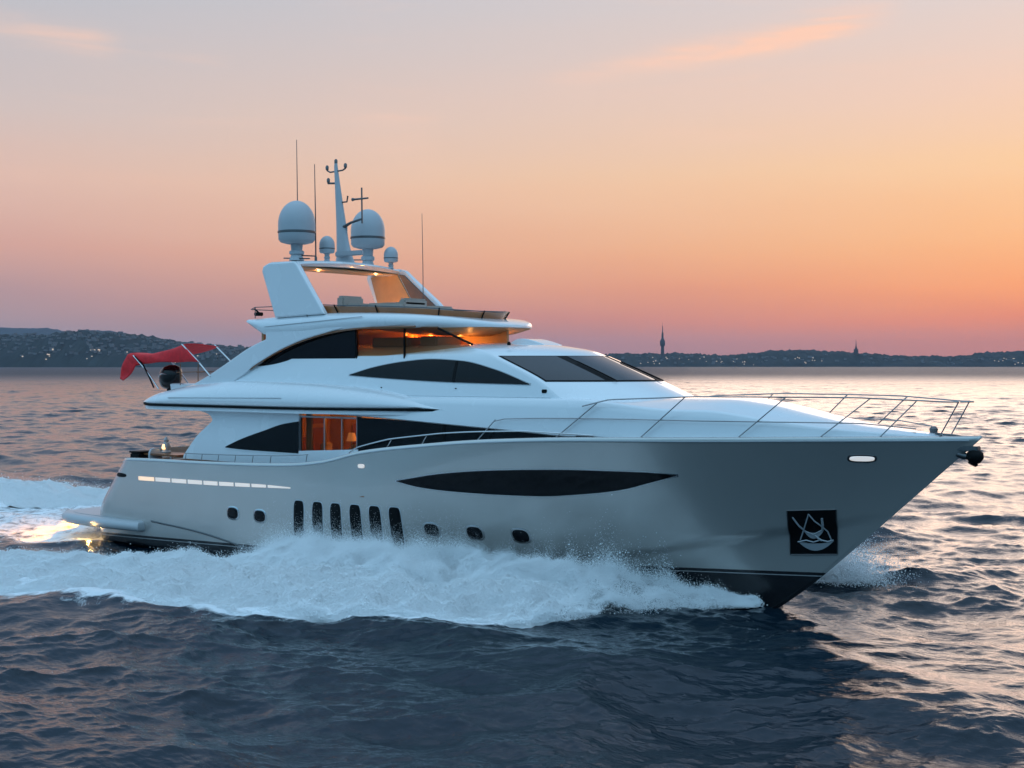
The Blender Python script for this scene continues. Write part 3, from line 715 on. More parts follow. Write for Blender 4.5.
lamp(fly, (15.3, -0.9, 7.22), 3.5, (1.0, 0.40, 0.1), fixture=False); lamp(fly, (15.6, 0.6, 7.22), 4, (1.0, 0.40, 0.1), fixture=False)

# ---- radar arch and hardtop
leg = [(7.78, 9.50), (7.84, 9.66), (8.12, 9.76), (9.30, 9.76), (9.42, 9.68), (10.68, 8.02), (8.42, 7.94)]
arch = empty('radar_arch', parent=yacht)
MB().prism(leg, -2.62, -2.40).build('arch_leg', M['white'], arch, bevel=0.05, seg=3)
fleg = [(7.78, 9.50), (7.9, 9.7), (8.12, 9.76)] + smoothpoly([(9.30, 9.79), (9.6, 9.72), (9.86, 9.52), (10.6, 8.96), (11.25, 8.45), (11.45, 8.02)], 5, closed=False) + [(8.5, 7.94)]
MB().prism(fleg, 2.42, 2.62).build('arch_leg', M['white'], arch, bevel=0.03, seg=3)
MB().prism([(9.35, 9.6), (9.62, 9.56), (9.85, 9.38), (11.1, 8.42), (11.25, 8.05), (10.4, 8.05)], 2.385, 2.425).build('arch_wing', mat('brown_screen', (.13, .09, .075), .5, var=.2), arch, bevel=0.01)
secs = []
for y in np.linspace(-2.5, 2.5, 25):
    t = y / 2.5; zc_ = 9.76 + 0.11 * (1 - t * t); th = 0.17
    x0 = 7.95 - 0.10 * (1 - t * t); x1 = 9.42 + 0.25 * (1 - t * t)
    prof = [(x0, zc_ - .05), (x0 + .05, zc_ + .0), (x0 + .2, zc_ + 0.03), (x1 - .3, zc_ + .02), (x1 - .05, zc_ - .02), (x1, zc_ - .08), (x1 - .1, zc_ - th), (x1 - .5, zc_ - th - .05), (x0 + .2, zc_ - th - .05), (x0 + .03, zc_ - th)]
    secs.append([(x, y, z) for x, z in prof])
m = MB(); m.grid(np.array(secs), cv=True); k = len(secs[0]); m.f.append(tuple(range(k))); m.f.append(tuple((len(secs) - 1) * k + i for i in range(k))[::-1])
m.build('hardtop', M['white'], arch, ang=45)
MB().box((8.72, 0, 9.60), (0.66, 2.36, 0.018), bev=0.01).build('hardtop_lining', M['wood'], arch)
MB().tube([(9.15, -2.38, 9.6), (8.75, -2.38, 9.2)], 0.015, 6).build('hardtop_strut', M['black'], arch)
for x, y in ((8.7, -0.9), (8.9, 1.7)): lamp(arch, (x, y, 9.56), 9, (1.0, 0.48, 0.18), 0.05)
# light on fly deck washing the inside of the far leg
lamp(arch, (9.6, 1.75, 8.25), 16, (1.0, 0.40, 0.09), 0.05, face=1); lamp(arch, (8.6, 1.6, 8.2), 10, (1.0, 0.40, 0.09), 0.05, face=1)
MB().prism([(8.02, 9.54), (9.3, 9.58), (10.36, 8.06), (8.55, 8.05)], 2.38, 2.425).build('arch_glow_panel', M['wood'], arch)  # added panel; its wood colour carries the lamps' orange glow on the far leg

# ---- domes, mast, antennas
def radome(x, y, z0, r, hb_, ped):
    o = empty('radome', (x, y, z0), yacht)
    zb = ped
    cyl = hb_ * 0.42
    pr = [(0.01, zb + hb_)] + [(r * math.sin(a), zb + cyl + (hb_ - cyl) * math.cos(a)) for a in np.linspace(0.12, math.pi / 2, 14)] + [(r, zb + cyl * .62)]
    MB().lathe(pr, (0, 0, 0), 36).build('dome_shell', M['dome'], o, ang=60)
    MB().lathe([(r * 1.0, zb + cyl * .62), (r * 1.03, zb + cyl * .60), (r * 1.03, zb + cyl * .50), (r * 0.99, zb + cyl * .48)], (0, 0, 0), 36).build('dome_seam', M['dark_steel'], o)
    MB().lathe([(r * 0.99, zb + cyl * .48), (r * 0.98, zb + cyl * .12), (r * .86, zb - 0.02), (r * .55, zb - 0.07 * r / .6), (0.01, zb - 0.08)], (0, 0, 0), 36).build('dome_base', M['dome'], o)
    MB().lathe([(r * .34, zb - 0.04), (r * .30, ped * .55), (r * .40, ped * .5), (r * .40, ped * .35), (r * .30, ped * .3), (r * .42, 0.0), (0.01, 0.0)], (0, 0, 0), 24).build('pedestal', M['dome'], o)
    return o
radome(8.8, -2.0, 9.84, 0.61, 1.36, 0.62)
radome(8.62, 1.6, 9.84, 0.60, 1.32, 0.72)
radome(9.0, -0.8, 9.88, 0.26, 0.56, 0.30)
radome(9.44, 1.9, 9.78, 0.25, 0.52, 0.24)
mast = empty('mast', (8.95, 0, 9.8), yacht)
def oval(path, name, mt):
    mm = MB(); G = []
    for x, z, rx, ry in path: G.append([(x + rx * math.cos(a), ry * math.sin(a), z) for a in np.linspace(0, 2 * math.pi, 16, endpoint=False)])
    mm.grid(np.array(G), cv=True); mm.f.append(tuple((len(G) - 1) * 16 + i for i in range(16)))
    return mm.build(name, mt, mast, ang=60)
oval([(0.12, 0, .46, .2), (0.08, .3, .34, .16), (0.0, .8, .26, .13), (-.08, 1.5, .2, .11), (-.17, 2.2, .15, .09), (-.26, 2.9, .1, .07), (-.32, 3.4, .07, .055), (-.32, 3.52, .05, .05)], 'mast_tube', M['dome'])
for pts, r_ in (([(-.75, 0, 3.3), (-.6, 0, 3.22), (0.0, 0, 3.24), (.14, 0, 3.3)], .028), ([(-.7, 0, 2.85), (-.3, 0, 2.82)], .035), ([(-.15, 0, 2.15), (.2, 0, 2.15), (.24, 0, 2.35)], .028),
                ([(-.1, 0, 1.25), (.5, -.1, 1.42), (1.05, -.15, 1.5)], [.07, .045, .04]), ([(1.05, -.15, 1.35), (1.03, -.15, 2.55)], .028), ([(.6, -.15, 2.18), (.72, -.15, 2.18), (1.32, -.15, 2.18)], [.06, .035, .03])):
    MB().tube(pts, r_, 8).build('crossbar', M['dark_steel'], mast)
ob = MB(); ob.box((.55, -.25, .36), (.62, .07, .085), bev=.03); ob.tube([(.2, -.15, .28), (.1, 0, .3)], .1, 8); ob.tube([(.2, 0, 1.3), (.2, 0, .3)], .02, 6)
ob.build('radar_bar', M['dome'], mast)
ml = MB()
for p in ((-.32, 0, 3.5), (-.74, 0, 3.32), (-.68, 0, 2.88), (.13, 0, 3.32)): MB().lathe([(0, -.02), (.055, 0), (.06, .1), (.03, .15), (0, .15)], p, 10).build('mast_light', M['dark_steel'], mast)
for x, y, z0, z1, r in ((8.5, -1.7, 9.85, 13.9, .016), (9.14, -1.5, 9.85, 13.05, .018), (11.5, 1.2, 8.0, 11.5, .012)):
    a = MB(); a.tube([(x + .04, y, z0), (x + .02, y, (z0 + z1) / 2), (x - .02, y, z1)], [r * 1.5, r * 1.1, r * .7], 6); a.lathe([(0, 0), (r * 2.4, 0), (r * 2.4, .12), (r, .16), (0, .16)], (x + .04, y, z0), 8)
    a.build('whip_antenna', M['dark_steel'], yacht)
for pts in ([(8.76, -2, 10.02), (9.5, -1.8, 9.97)], [(8.62, 1.6, 10.1), (7.8, 1.4, 10.12)], [(8.4, -2.2, 9.93), (9.4, -2.0, 9.88)]): MB().tube(pts, .024, 6).build('aerial_bracket', M['dark_steel'], yacht)

# ---- guard rails
def railat(X, inset_, dz): b = np.maximum(bs(X) - inset_, 0.03); return X, b, zs(X) + dz
for sgn, nm in ((-1, 'guard_rail'), (1, 'guard_rail')):
    g = empty(nm, parent=yacht)
    top = []
    X = np.linspace(20.8, 30.15, 50); h = np.interp(X, [20.8, 21.6, 24, 28, 29.9], [0.85, 1.02, 1.08, 1.0, .88])
    xx, bb, zz = railat(X - 0.9, .3, 0); P = np.column_stack([X, sgn * np.maximum(bb, .28), zs(X) + h])
    MB().tube(P, .02, 6).build('top_rail', M['rail'], g)
    X = np.linspace(17.9, 29.2, 60); h = np.interp(X, [17.9, 18.3, 22, 28, 29.2], [0.50, .56, .5, .36, .22])
    P = np.column_stack([X, sgn * np.maximum(bs(X - .4) - .22, .2), zs(X) + h])
    MB().tube(P, .016, 6).build('mid_rail', M['rail'], g)
    X = np.linspace(12.35, 21.2, 50); h = np.interp(X, [12.35, 12.6, 14, 16, 19, 21.2], [.03, .12, .24, .26, .2, .06])
    MB().tube(np.column_stack([X, sgn * (bs(X) - .12), zs(X) + h]), .02, 6).build('low_rail', M['steel'], g)
    lp = [(x, h) for x, h in ((13.9, .23), (15.3, .25))]
    for x, h in lp:
        MB().tube([(x, sgn * (float(bs(x)) - .12), float(zs(x)) - .02), (x + .2, sgn * (float(bs(x)) - .12), float(zs(x)) + h)], .014, 6).build('stanchion', M['steel'], g)
    for i, x in enumerate((17.4, 20.0, 22.5, 25.05, 27.0, 28.35, 29.65)):
        hgt, ln = (.55, .55) if i == 0 else (float(np.interp(x + 1.2, [20.8, 21.6, 24, 28, 29.9], [0.85, 1.02, 1.08, 1.0, .88])), 1.25 if i < 5 else (.9 if i == 5 else .5))
        b0 = max(float(bs(x)) - .1, .06); b1 = max(float(bs(min(x + ln - .9, 29.5))) - .3, .28)
        if sgn == 1 and i == 5: continue
        if i == 0: b1 = float(bs(x)) - .25
        MB().tube([(x, sgn * b0, float(zs(x)) - .03), (x + ln, sgn * b1, float(zs(x + ln)) + hgt)], .017, 6).build('stanchion', M['rail'], g)
    a = empty('side_rail', parent=yacht)
    X = np.linspace(4.6, 10.6, 30); MB().tube(np.column_stack([X, sgn * (bs(X) - .06), zs(X) + .24 + 0 * X]), .016, 6).build('hand_rail', M['rail'], a)
    for x in (4.6, 5.45, 6.3, 7.15, 8.0, 8.85, 10.5):
        MB().tube([(x, sgn * (float(bs(x)) - .06), float(zs(x)) - .03), (x + .06, sgn * (float(bs(x)) - .06), float(zs(x)) + .24)], .013, 6).build('stanchion', M['rail'], a)
pul = MB(); a = np.linspace(-1, 1, 12)
pul.tube(np.column_stack([30.15 + .22 * (1 - a ** 2), .28 * a, zs(29.9) + .88 + 0 * a]), .02, 6)
pul.build('bow_pulpit', M['rail'], yacht)
bf = MB()
for x, y in ((28.6, -.5), (29.0, -.35), (29.55, -.15)): MB().box((x, y, 4.64), (.1, .035, .05), bev=.015).tube([(x - .07, y, 4.7), (x + .07, y, 4.7)], .022, 6).build('cleat', M['dark_steel'], yacht)
wz = MB(); wz.lathe([(0, 0), (.14, 0), (.14, .08), (.09, .12), (.11, .2), (.06, .26), (0, .26)], (29.35, .1, 4.6), 14); wz.tube([(29.4, .1, 4.68), (29.9, .02, 4.66), (30.3, 0, 4.6)], .03, 6)
wz.build('windlass', M['dark_steel'], yacht)
for sgn in (-1, 1):     # mooring posts on the wheelhouse front
    pass

# ================================================================== things standing on the yacht
# tender on the upper deck under a red canopy
tender = props(empty('tender_boat', (0, 0, 0)), 'small tender with black outboard and red canopy stowed on the aft upper deck', 'tender')
TY = -2.0
G = []
for X in np.linspace(2.75, 6.2, 24):
    t = (X - 2.75) / 3.45; b = .62 * (1 - max(0, (t - .45) / .55) ** 2.2) + .02; zk = 5.33 + .25 * max(0, (t - .6) / .4) ** 2
    G.append([(X, TY + .3 + q_ * b, zz) for q_, zz in ((0, zk), (-.6, zk + .06), (-.95, zk + .2), (-1.0, 5.72), (-.8, 5.76), (-.75, 5.6), (.75, 5.6), (.8, 5.76), (1.0, 5.72), (.95, zk + .2), (.6, zk + .06))])
m = MB(); m.grid(np.array(G), cv=True); k = len(G[0]); m.f.append(tuple(range(k))); m.f.append(tuple((len(G) - 1) * k + i for i in range(k))[::-1])
m.build('tender_hull', M['white'], tender, bevel=.01)
out_ = empty('outboard_motor', parent=tender)
OX = 2.33
cw = MB(); G = []
for z, rx, ry, ox in ((5.55, .24, .18, -.02), (5.64, .40, .28, 0), (5.82, .48, .33, .0), (6.02, .50, .34, .02), (6.2, .46, .32, .05), (6.33, .34, .24, .09), (6.40, .14, .1, .11)):
    G.append([(OX + ox + rx * math.cos(a), TY + ry * math.sin(a), z) for a in np.linspace(0, 2 * math.pi, 24, endpoint=False)])
cw.grid(np.array(G), cv=True); cw.f.append(tuple(range(24))[::-1]); cw.f.append(tuple((len(G) - 1) * 24 + i for i in range(24)))
cw.build('cowling', M['rubber'], out_, ang=70)
MB().box((OX, TY, 5.42), (.12, .08, .18), bev=.03).build('motor_leg', M['black'], out_)
a = np.linspace(-2.6, -1.2, 12)
MB().tube(np.column_stack([OX + .02 + .505 * np.cos(a), TY + .345 * np.sin(a), 6.02 + .07 * np.sin(a * 3)]), [.004 + .02 * math.sin(math.pi * i / 11) for i in range(12)], 6).build('cowling_stripe', M['steel'], out_)
# canopy: four-cornered sheet with a sagging near edge and a loose tail aft
edge_t = crv([(.80, 6.76), (.95, 6.82), (1.5, 6.79), (2.1, 6.80), (2.8, 6.88), (3.4, 7.0), (3.92, 7.12)])
edge_b = crv([(.80, 6.50), (1.3, 6.37), (1.8, 6.44), (2.64, 6.49), (3.5, 6.50), (4.0, 6.50), (4.8, 6.52)])
G = []
for u in np.linspace(0, 1, 34):
    xt, xb = .84 + u * 3.08, 1.15 + u * 3.62; row = []
    for v in np.linspace(0, 1, 20):
        if v < .3:
            w = v / .3; x_ = lerp(xb, xt, w); z_ = lerp(float(edge_b(xb)), float(edge_t(xt)), w) + .012 * math.sin(17 * u + 3 * w)
            row.append((x_, -2.72 + .05 * math.sin(11 * u) * (1 - w) - .04 * math.sin(math.pi * w), z_))
        else:
            w = (v - .3) / .7; row.append((xt + .1 * w, -2.72 + 1.5 * w, float(edge_t(xt)) + .05 * math.sin(w * math.pi) - .06 * w + .012 * math.sin(13 * u + 6 * w)))
    G.append(row)
cn = MB(); cn.grid(np.array(G))
G2 = []
for w in np.linspace(0, 1, 14):
    tl_, tr_ = (.86 - .55 * w - .06 * math.sin(3 * w), 6.80 - .90 * w), (1.32 - .66 * w + .06 * math.sin(4 * w), 6.42 - .58 * w)
    G2.append([(lerp(tl_[0], tr_[0], q_), -2.72 - .07 * math.sin(5 * w + 2 * q_) * w + .5 * 0, lerp(tl_[1], tr_[1], q_)) for q_ in np.linspace(0, 1, 7)])
can = cn.build('red_canopy', M['red'], tender, ang=60)
sm = can.modifiers.new('cloth', 'SOLIDIFY'); sm.thickness = .02
tail = MB().grid(np.array(G2)).build('canopy_tail', M['red'], tender, ang=60)
sm = tail.modifiers.new('cloth', 'SOLIDIFY'); sm.thickness = .02
for y in (-2.76, -1.3):
    MB().tube([(1.22, y, 6.74), (1.9, y + .05, 6.2), (2.5, y + .12, 5.55)], .026, 6).build('canopy_pole', M['steel'], tender)
    MB().tube([(3.9, y, 7.12), (4.6, y + .05, 6.6), (5.3, y + .1, 6.0)], .026, 6).build('canopy_pole', M['steel'], tender)
MB().tube([(1.3, -2.74, 6.7), (1.75, -2.74, 6.4), (2.05, -2.72, 6.0), (2.3, -2.7, 5.6)], .03, 6).build('canopy_strap', M['black'], tender)
tr = MB(); tr.tube([(3.3, -2.5, 6.14), (4.6, -2.5, 6.17), (4.6, -1.6, 6.17), (3.3, -1.6, 6.14)], .016, 6)
tr.build('tender_rail', M['teak'], tender)
for x in (3.5, 4.45): MB().tube([(x, -2.5, 5.7), (x, -2.5, 6.45)], .016, 6).build('rail_post', M['teak'], tender)

# cockpit furniture
def thing_mesh(mb, name, mt, label, cat, **k): return props(mb.build(name, mt, None, **k), label, cat)
tb = props(empty('deck_table', (1.9, -1.6, 2.44)), 'low varnished wooden table standing on the aft cockpit deck', 'table')
MB().box((0, 0, .72), (1.0, .55, .035), bev=.02).build('tabletop', M['teak'], tb)
lg = MB(); lg.tube([(0, 0, 0), (0, 0, .69)], [.1, .06], 10); lg.box((0, 0, .02), (.4, .3, .02), bev=.01); lg.build('leg', M['steel'], tb)
ch = props(empty('deck_chair', (1.62, -1.9, 2.44)), 'pale upholstered chair beside the cockpit table at the stern', 'chair')
MB().box((0, 0, .45), (.3, .3, .09), bev=.05).build('seat', M['dome'], ch)
G = []
for z, w, x in ((.5, .26, -.24), (.65, .27, -.27), (.8, .24, -.29), (.9, .16, -.31), (.93, .06, -.32)): G.append([(x - .05, -w, z), (x + .05, -w, z), (x + .06, 0, z + .02), (x + .05, w, z), (x - .05, w, z), (x - .06, 0, z + .02)])
m = MB(); m.grid(np.array(G), cv=True); m.f.append(tuple(range(6))); m.f.append(tuple(24 + i for i in range(6))); m.build('backrest', M['dome'], ch)
for sx in (-.24, .24):
    for sy in (-.24, .24): MB().tube([(sx, sy, 0), (sx, sy, .4)], .025, 6).build('leg', M['steel'], ch)
pot = props(empty('lantern', (1.55, -1.55, 3.195)), 'ornate pale lantern standing on the cockpit table', 'lantern')
MB().lathe([(0, 0), (.17, 0), (.19, .05), (.12, .1), (.16, .22), (.13, .34), (.07, .4), (.1, .46), (.05, .56), (0, .6)], (0, 0, 0), 14).build('lantern_body', M['dome'], pot)
MB().lathe([(0, .1), (.09, .12), (.1, .2), (.06, .3), (0, .32)], (0, -.09, .02), 10).build('lantern_glass', M['lampglow'], pot)
bx_ = MB(); bx_.box((0.75, -2.0, 2.44 + .38), (.28, .35, .38), bev=.04); bx_.box((.75, -2.0, 3.23), (.3, .37, .03), bev=.015)
thing_mesh(bx_, 'storage_box', M['black'], 'dark storage box in the stern corner of the cockpit', 'box')
sofa = props(empty('stern_sofa', (0.75, 0.4, 2.44)), 'beige curved sofa along the stern of the cockpit', 'sofa')
MB().box((0.15, 0, .3), (.4, 1.5, .16), bev=.06).build('seat', M['cushion'], sofa); MB().box((-.2, 0, .58), (.13, 1.5, .3), bev=.06).build('backrest', M['cushion'], sofa)

# saloon furniture, seen through the lit glass
for i, (x, y, rz, lb) in enumerate(((10.5, -1.9, .4, 'tan armchair nearest the glass door in the lit saloon'), (12.0, -2.1, -.5, 'tan armchair beside the forward mullion in the lit saloon'))):
    c = props(empty('armchair', (x, y, 2.53)), lb, 'armchair', 'armchairs in the lit saloon'); c.rotation_euler = (0, 0, rz)
    MB().box((0, 0, .5), (.36, .36, .14), bev=.05).build('seat', M['cushion'], c); MB().box((-.33, 0, .95), (.08, .36, .42), bev=.05).build('backrest', M['cushion'], c)
    for s in (-.38, .38): MB().box((0, s, .72), (.34, .06, .1), bev=.03).build('armrest', M['cushion'], c)
    for sx in (-.28, .28):
        for sy in (-.28, .28): MB().tube([(sx, sy, 0), (sx, sy, .38)], .025, 6).build('leg', M['teak'], c)
t2 = props(empty('side_table', (11.25, -1.9, 2.53)), 'small round wooden table between the saloon armchairs', 'table')
MB().lathe([(0, 1.16), (.4, 1.16), (.42, 1.18), (.4, 1.2), (0, 1.2)], (0, 0, 0), 20).build('tabletop', M['teak'], t2)
MB().lathe([(.25, 0), (.25, .03), (.04, .06), (.04, 1.16)], (0, 0, 0), 14).build('leg', M['steel'], t2)
tl = props(empty('table_lamp', (11.2, -1.9, 3.73)), 'glowing shaded lamp on the small saloon table', 'lamp')
MB().lathe([(0, 0), (.1, 0), (.1, .03), (.03, .06), (.03, .3)], (0, 0, 0), 12).build('lamp_base', M['steel'], tl)
MB().lathe([(.17, .24), (.10, .5)], (0, 0, 0), 16).build('lamp_shade', M['shade'], tl)

# ================================================================== sea
VD = np.array([-0.6032, 0.7976]); RT = np.array([0.7976, 0.6032]); C2 = np.array([CAMX, CAMY])
def ocean_tile(Nn, L, V, wdir, seed, cut, spread):
    r = np.random.default_rng(seed)
    kx = np.fft.fftfreq(Nn, L / Nn) * 2 * math.pi; KX, KY = np.meshgrid(kx, kx, indexing='ij'); K = np.sqrt(KX ** 2 + KY ** 2); K[0, 0] = 1
    Lp = V * V / 9.81
    cosw = (KX * wdir[0] + KY * wdir[1]) / K
    Ph = np.exp(-1 / (K * Lp) ** 2) / K ** 4 * (spread + (1 - spread) * cosw ** 2) * np.exp(-(K * cut) ** 2); Ph[0, 0] = 0
    h0 = (r.normal(size=(Nn, Nn)) + 1j * r.normal(size=(Nn, Nn))) * np.sqrt(Ph)
    h = np.fft.ifft2(h0).real; s = h.std()
    Dx = np.fft.ifft2(-1j * KX / K * h0).real; Dy = np.fft.ifft2(-1j * KY / K * h0).real
    return h / s, Dx / s, Dy / s, L, Nn
def samp(tile, x, y, rot):
    h, Dx, Dy, L, Nn = tile; c, s = math.cos(rot), math.sin(rot)
    u = ((c * x + s * y) / L * Nn) % Nn; v = ((-s * x + c * y) / L * Nn) % Nn
    i = np.floor(u).astype(int); j = np.floor(v).astype(int); fu, fv = u - i, v - j; i %= Nn; j %= Nn; i1, j1 = (i + 1) % Nn, (j + 1) % Nn
    def bl(a): return (a[i, j] * (1 - fu) + a[i1, j] * fu) * (1 - fv) + (a[i, j1] * (1 - fu) + a[i1, j1] * fu) * fv
    H, X, Y = bl(h), bl(Dx), bl(Dy)
    return H, c * X - s * Y, s * X + c * Y
wd = VD * 0.975 + RT * 0.22
tA = ocean_tile(512, 31.0, 2.45, wd, 5, 0.035, 0.06)
tC = ocean_tile(512, 9.7, 1.25, wd, 15, 0.02, 0.12)
tB = ocean_tile(512, 167.0, 4.8, wd, 9, 0.25, 0.05)

# wash geometry: outer edge of the starboard bow wave, on the water
outer = np.array([(25.2, -0.15), (24.5, -1.1), (23.5, -2.6), (22.4, -4.4), (21.6, -5.9), (20.7, -7.0), (19.1, -8.0), (17.4, -8.9), (16.0, -9.6), (14.0, -10.4), (11.1, -11.2), (7.3, -11.9), (2, -12.8), (-6, -14.4), (-20, -17.5), (-45, -23)])
inner = np.array([(25.0, -0.05), (24.0, -0.5), (22.6, -1.2), (21.2, -1.8), (19.8, -2.2), (18.4, -2.5), (16.6, -2.7), (14.8, -2.85), (12.8, -3.0), (10.6, -3.3), (8.0, -4.2), (5.0, -5.6), (0.5, -7.0), (-7, -8.6), (-20, -11.0), (-45, -16)])
sg = np.linspace(0, 1, len(outer)); oc = [crv(np.column_stack([sg, outer[:, i]])) for i in (0, 1)]; ic = [crv(np.column_stack([sg, inner[:, i]])) for i in (0, 1)]
amp = crv(np.column_stack([sg, [0.10, .24, .46, .70, .86, .92, .94, .92, .90, .84, .72, .56, .46, .42, .4, .35]]))

oF = np.array([(25.2, .15), (24.5, 1.1), (23.5, 2.6), (22.4, 4.4), (21.6, 5.9), (20.7, 7.2), (19.1, 8.0), (17.4, 8.4), (16.0, 8.6), (14.0, 8.6), (11.1, 8.4), (7.3, 8.0), (2, 7.4), (-6, 7.0), (-20, 7.6), (-45, 11)])
iF = inner * [1, -1]; iF[10:, 1] = (3.6, 3.5, 3.3, 3.1, 2.6, 3.0)
oFc = [crv(np.column_stack([sg, oF[:, i]])) for i in (0, 1)]; iFc = [crv(np.column_stack([sg, iF[:, i]])) for i in (0, 1)]
ampF = crv(np.column_stack([sg, [0.10, .28, .55, .85, 1.08, 1.15, 1.12, 1.04, .95, .82, .75, .75, .8, .85, .85, .6]]))

def foam_field(x, y):
    """0..1 white-water density on the flat sea"""
    f = np.zeros_like(x)
    for sgn in (1, -1):
        yy = y * sgn
        # parametrise by X along outer edge
        oo, ii = (outer, inner) if sgn == 1 else (oF * [1, -1], iF * [1, -1])
        so_ = np.interp(x, oo[::-1, 0], oo[::-1, 1]); si_ = np.interp(x, ii[::-1, 0], ii[::-1, 1])
        v = (yy - si_) / (so_ - si_ - 1e-6)
        band = sst(-0.5, 0.1, v) * (1 - sst(0.97, 1.08, v)) * (1 - sst(20.6, 23.0, x) * (1.0 if sgn == 1 else 0.3)) * (x < 25.0)
        f = np.maximum(f, band * .95)
        apr = np.exp(-((v - 1.06) / .08) ** 2) * .28 * (x < 22); f = np.maximum(f, apr)
    wake = sst(1.0, -1.5, x) * (1 - sst(3.6, 5.5, np.abs(y))) * .75
    f = np.maximum(f, wake)
    out = sst(0, -6, x) * (1 - sst(8, 14, np.abs(y))) * .38
    return np.maximum(f, out)

def build_sea():
    rs = [4.0]
    while rs[-1] < 14000:
        r = rs[-1]
        d = r * r / (1350 * 6.4) * .62
        if r < 15: d = 0.4
        elif r < 60: d = min(d, .26)
        elif r < 170: d = .26
        elif r < 500: d = .26 + (r - 170) * .006
        else: d = r * .012
        rs.append(r + max(d, .035))
    rs = np.array(rs)
    core = np.linspace(-R(23.5), R(23.5), 860)
    st = core[1] - core[0]; ext = []; a = core[-1]
    while a < math.pi - .03: st = min(st * 1.14, .12); a += st; ext.append(min(a, math.pi))
    if ext[-1] < math.pi: ext.append(math.pi)
    ang_ = np.concatenate([-np.array(ext)[::-1], core, ext])
    n, m_ = len(rs), len(ang_)
    Rr, A = np.meshgrid(rs, ang_, indexing='ij')
    x = CAMX + Rr * (VD[0] * np.cos(A) + RT[0] * np.sin(A)); y = CAMY + Rr * (VD[1] * np.cos(A) + RT[1] * np.sin(A))
    hA, ax, ay = samp(tA, x, y, 0.0); hB, bx, by = samp(tB, x, y, 0.21)
    fa = 1 - sst(140, 800, Rr); fb_ = 1 - sst(900, 6000, Rr)
    hA2, a2x, a2y = samp(tA, x * .43 + 13, y * .43 + 5, -0.5)
    patch = .55 + .6 * sst(-.8, 1.2, samp(tB, x * .6, y * .6, 1.0)[0])
    # calm pressed water close under the hull
    near = 1 - .25 * sst(35, 120, Rr); ks = .040 * fa * patch * near; kb = .110 * fb_ * near; k2 = .094 * fa * (.6 + .4 * patch) * near
    hC, c_x, c_y = samp(tC, x, y, .35); kc = .013 * (1 - sst(30, 110, Rr)) * patch
    z = ks * hA + kb * hB + k2 * hA2 + kc * hC
    X = x - 1.25 * (ks * ax + kb * bx + k2 * a2x + kc * c_x); Y = y - 1.25 * (ks * ay + kb * by + k2 * a2y + kc * c_y)
    F = foam_field(x, y); z = z + F * .05
    co_ = np.stack([X, Y, z], -1).reshape(-1, 3).astype(np.float32)
    idx = np.arange(n * m_).reshape(n, m_)
    q = np.stack([idx[:-1, :-1], idx[1:, :-1], idx[1:, 1:], idx[:-1, 1:]], -1).reshape(-1, 4)
    q = q[:, ::-1]
    me = bpy.data.meshes.new('sea')
    me.vertices.add(len(co_)); me.vertices.foreach_set('co', co_.ravel())
    me.loops.add(q.size); me.loops.foreach_set('vertex_index', q.ravel().astype(np.int32))
    me.polygons.add(len(q)); me.polygons.foreach_set('loop_start', np.arange(0, q.size, 4, dtype=np.int32))
    me.update(calc_edges=True)
    me.polygons.foreach_set('use_smooth', np.ones(len(q), bool))
    at = me.attributes.new('foam', 'FLOAT', 'POINT'); at.data.foreach_set('value', F.ravel().astype(np.float32))
    at = me.attributes.new('far', 'FLOAT', 'POINT'); at.data.foreach_set('value', sst(30, 1100, Rr).ravel().astype(np.float32))
    if me.polygons[len(q) // 2].normal.z < 0: me.flip_normals()
    return me
sea_me = build_sea()
ms = bpy.data.materials.new('sea_water'); ms.use_nodes = True
t = ms.node_tree; b = t.nodes['Principled BSDF']; n = t.nodes.new; l = t.links.new
def math_(op, a, bb, tr=t):
    q = tr.nodes.new('ShaderNodeMath'); q.operation = op
    for i, v in enumerate((a, bb)):
        if isinstance(v, (int, float)): q.inputs[i].default_value = v
        else: tr.links.new(v, q.inputs[i])
    return q.outputs[0]
b.inputs['Base Color'].default_value = (0.0006, 0.010, 0.020, 1); b.inputs['IOR'].default_value = 1.33
af = n('ShaderNodeAttribute'); af.attribute_name = 'foam'; ar_ = n('ShaderNodeAttribute'); ar_.attribute_name = 'far'
mr = n('ShaderNodeMapRange'); l(ar_.outputs['Fac'], mr.inputs[0]); mr.inputs[3].default_value = .025; mr.inputs[4].default_value = .50; l(mr.outputs[0], b.inputs['Roughness'])
co = n('ShaderNodeTexCoord')
mpp = n('ShaderNodeMapping'); mpp.inputs['Rotation'].default_value = (0, 0, R(-37.1)); mpp.inputs['Scale'].default_value = (1.0, 2.3, 1.0); l(co.outputs['Object'], mpp.inputs[0])
n1 = n('ShaderNodeTexNoise'); n1.inputs['Scale'].default_value = 3.4; n1.inputs['Detail'].default_value = 5; n1.inputs['Roughness'].default_value = .55; n1.inputs['Distortion'].default_value = .5; l(mpp.outputs[0], n1.inputs[0])
n2 = n('ShaderNodeTexNoise'); n2.inputs['Scale'].default_value = .32; n2.inputs['Detail'].default_value = 6; l(mpp.outputs[0], n2.inputs[0])
mixh = n('ShaderNodeMix'); mixh.data_type = 'FLOAT'; l(ar_.outputs['Fac'], mixh.inputs[0])
l(math_('MULTIPLY', n1.outputs[0], .023), mixh.inputs[2]); l(math_('MULTIPLY', n2.outputs[0], .8), mixh.inputs[3])
bp = n('ShaderNodeBump'); bp.inputs['Distance'].default_value = 1.0; bp.inputs['Strength'].default_value = .85; l(mixh.outputs[0], bp.inputs['Height']); l(bp.outputs[0], b.inputs['Normal'])
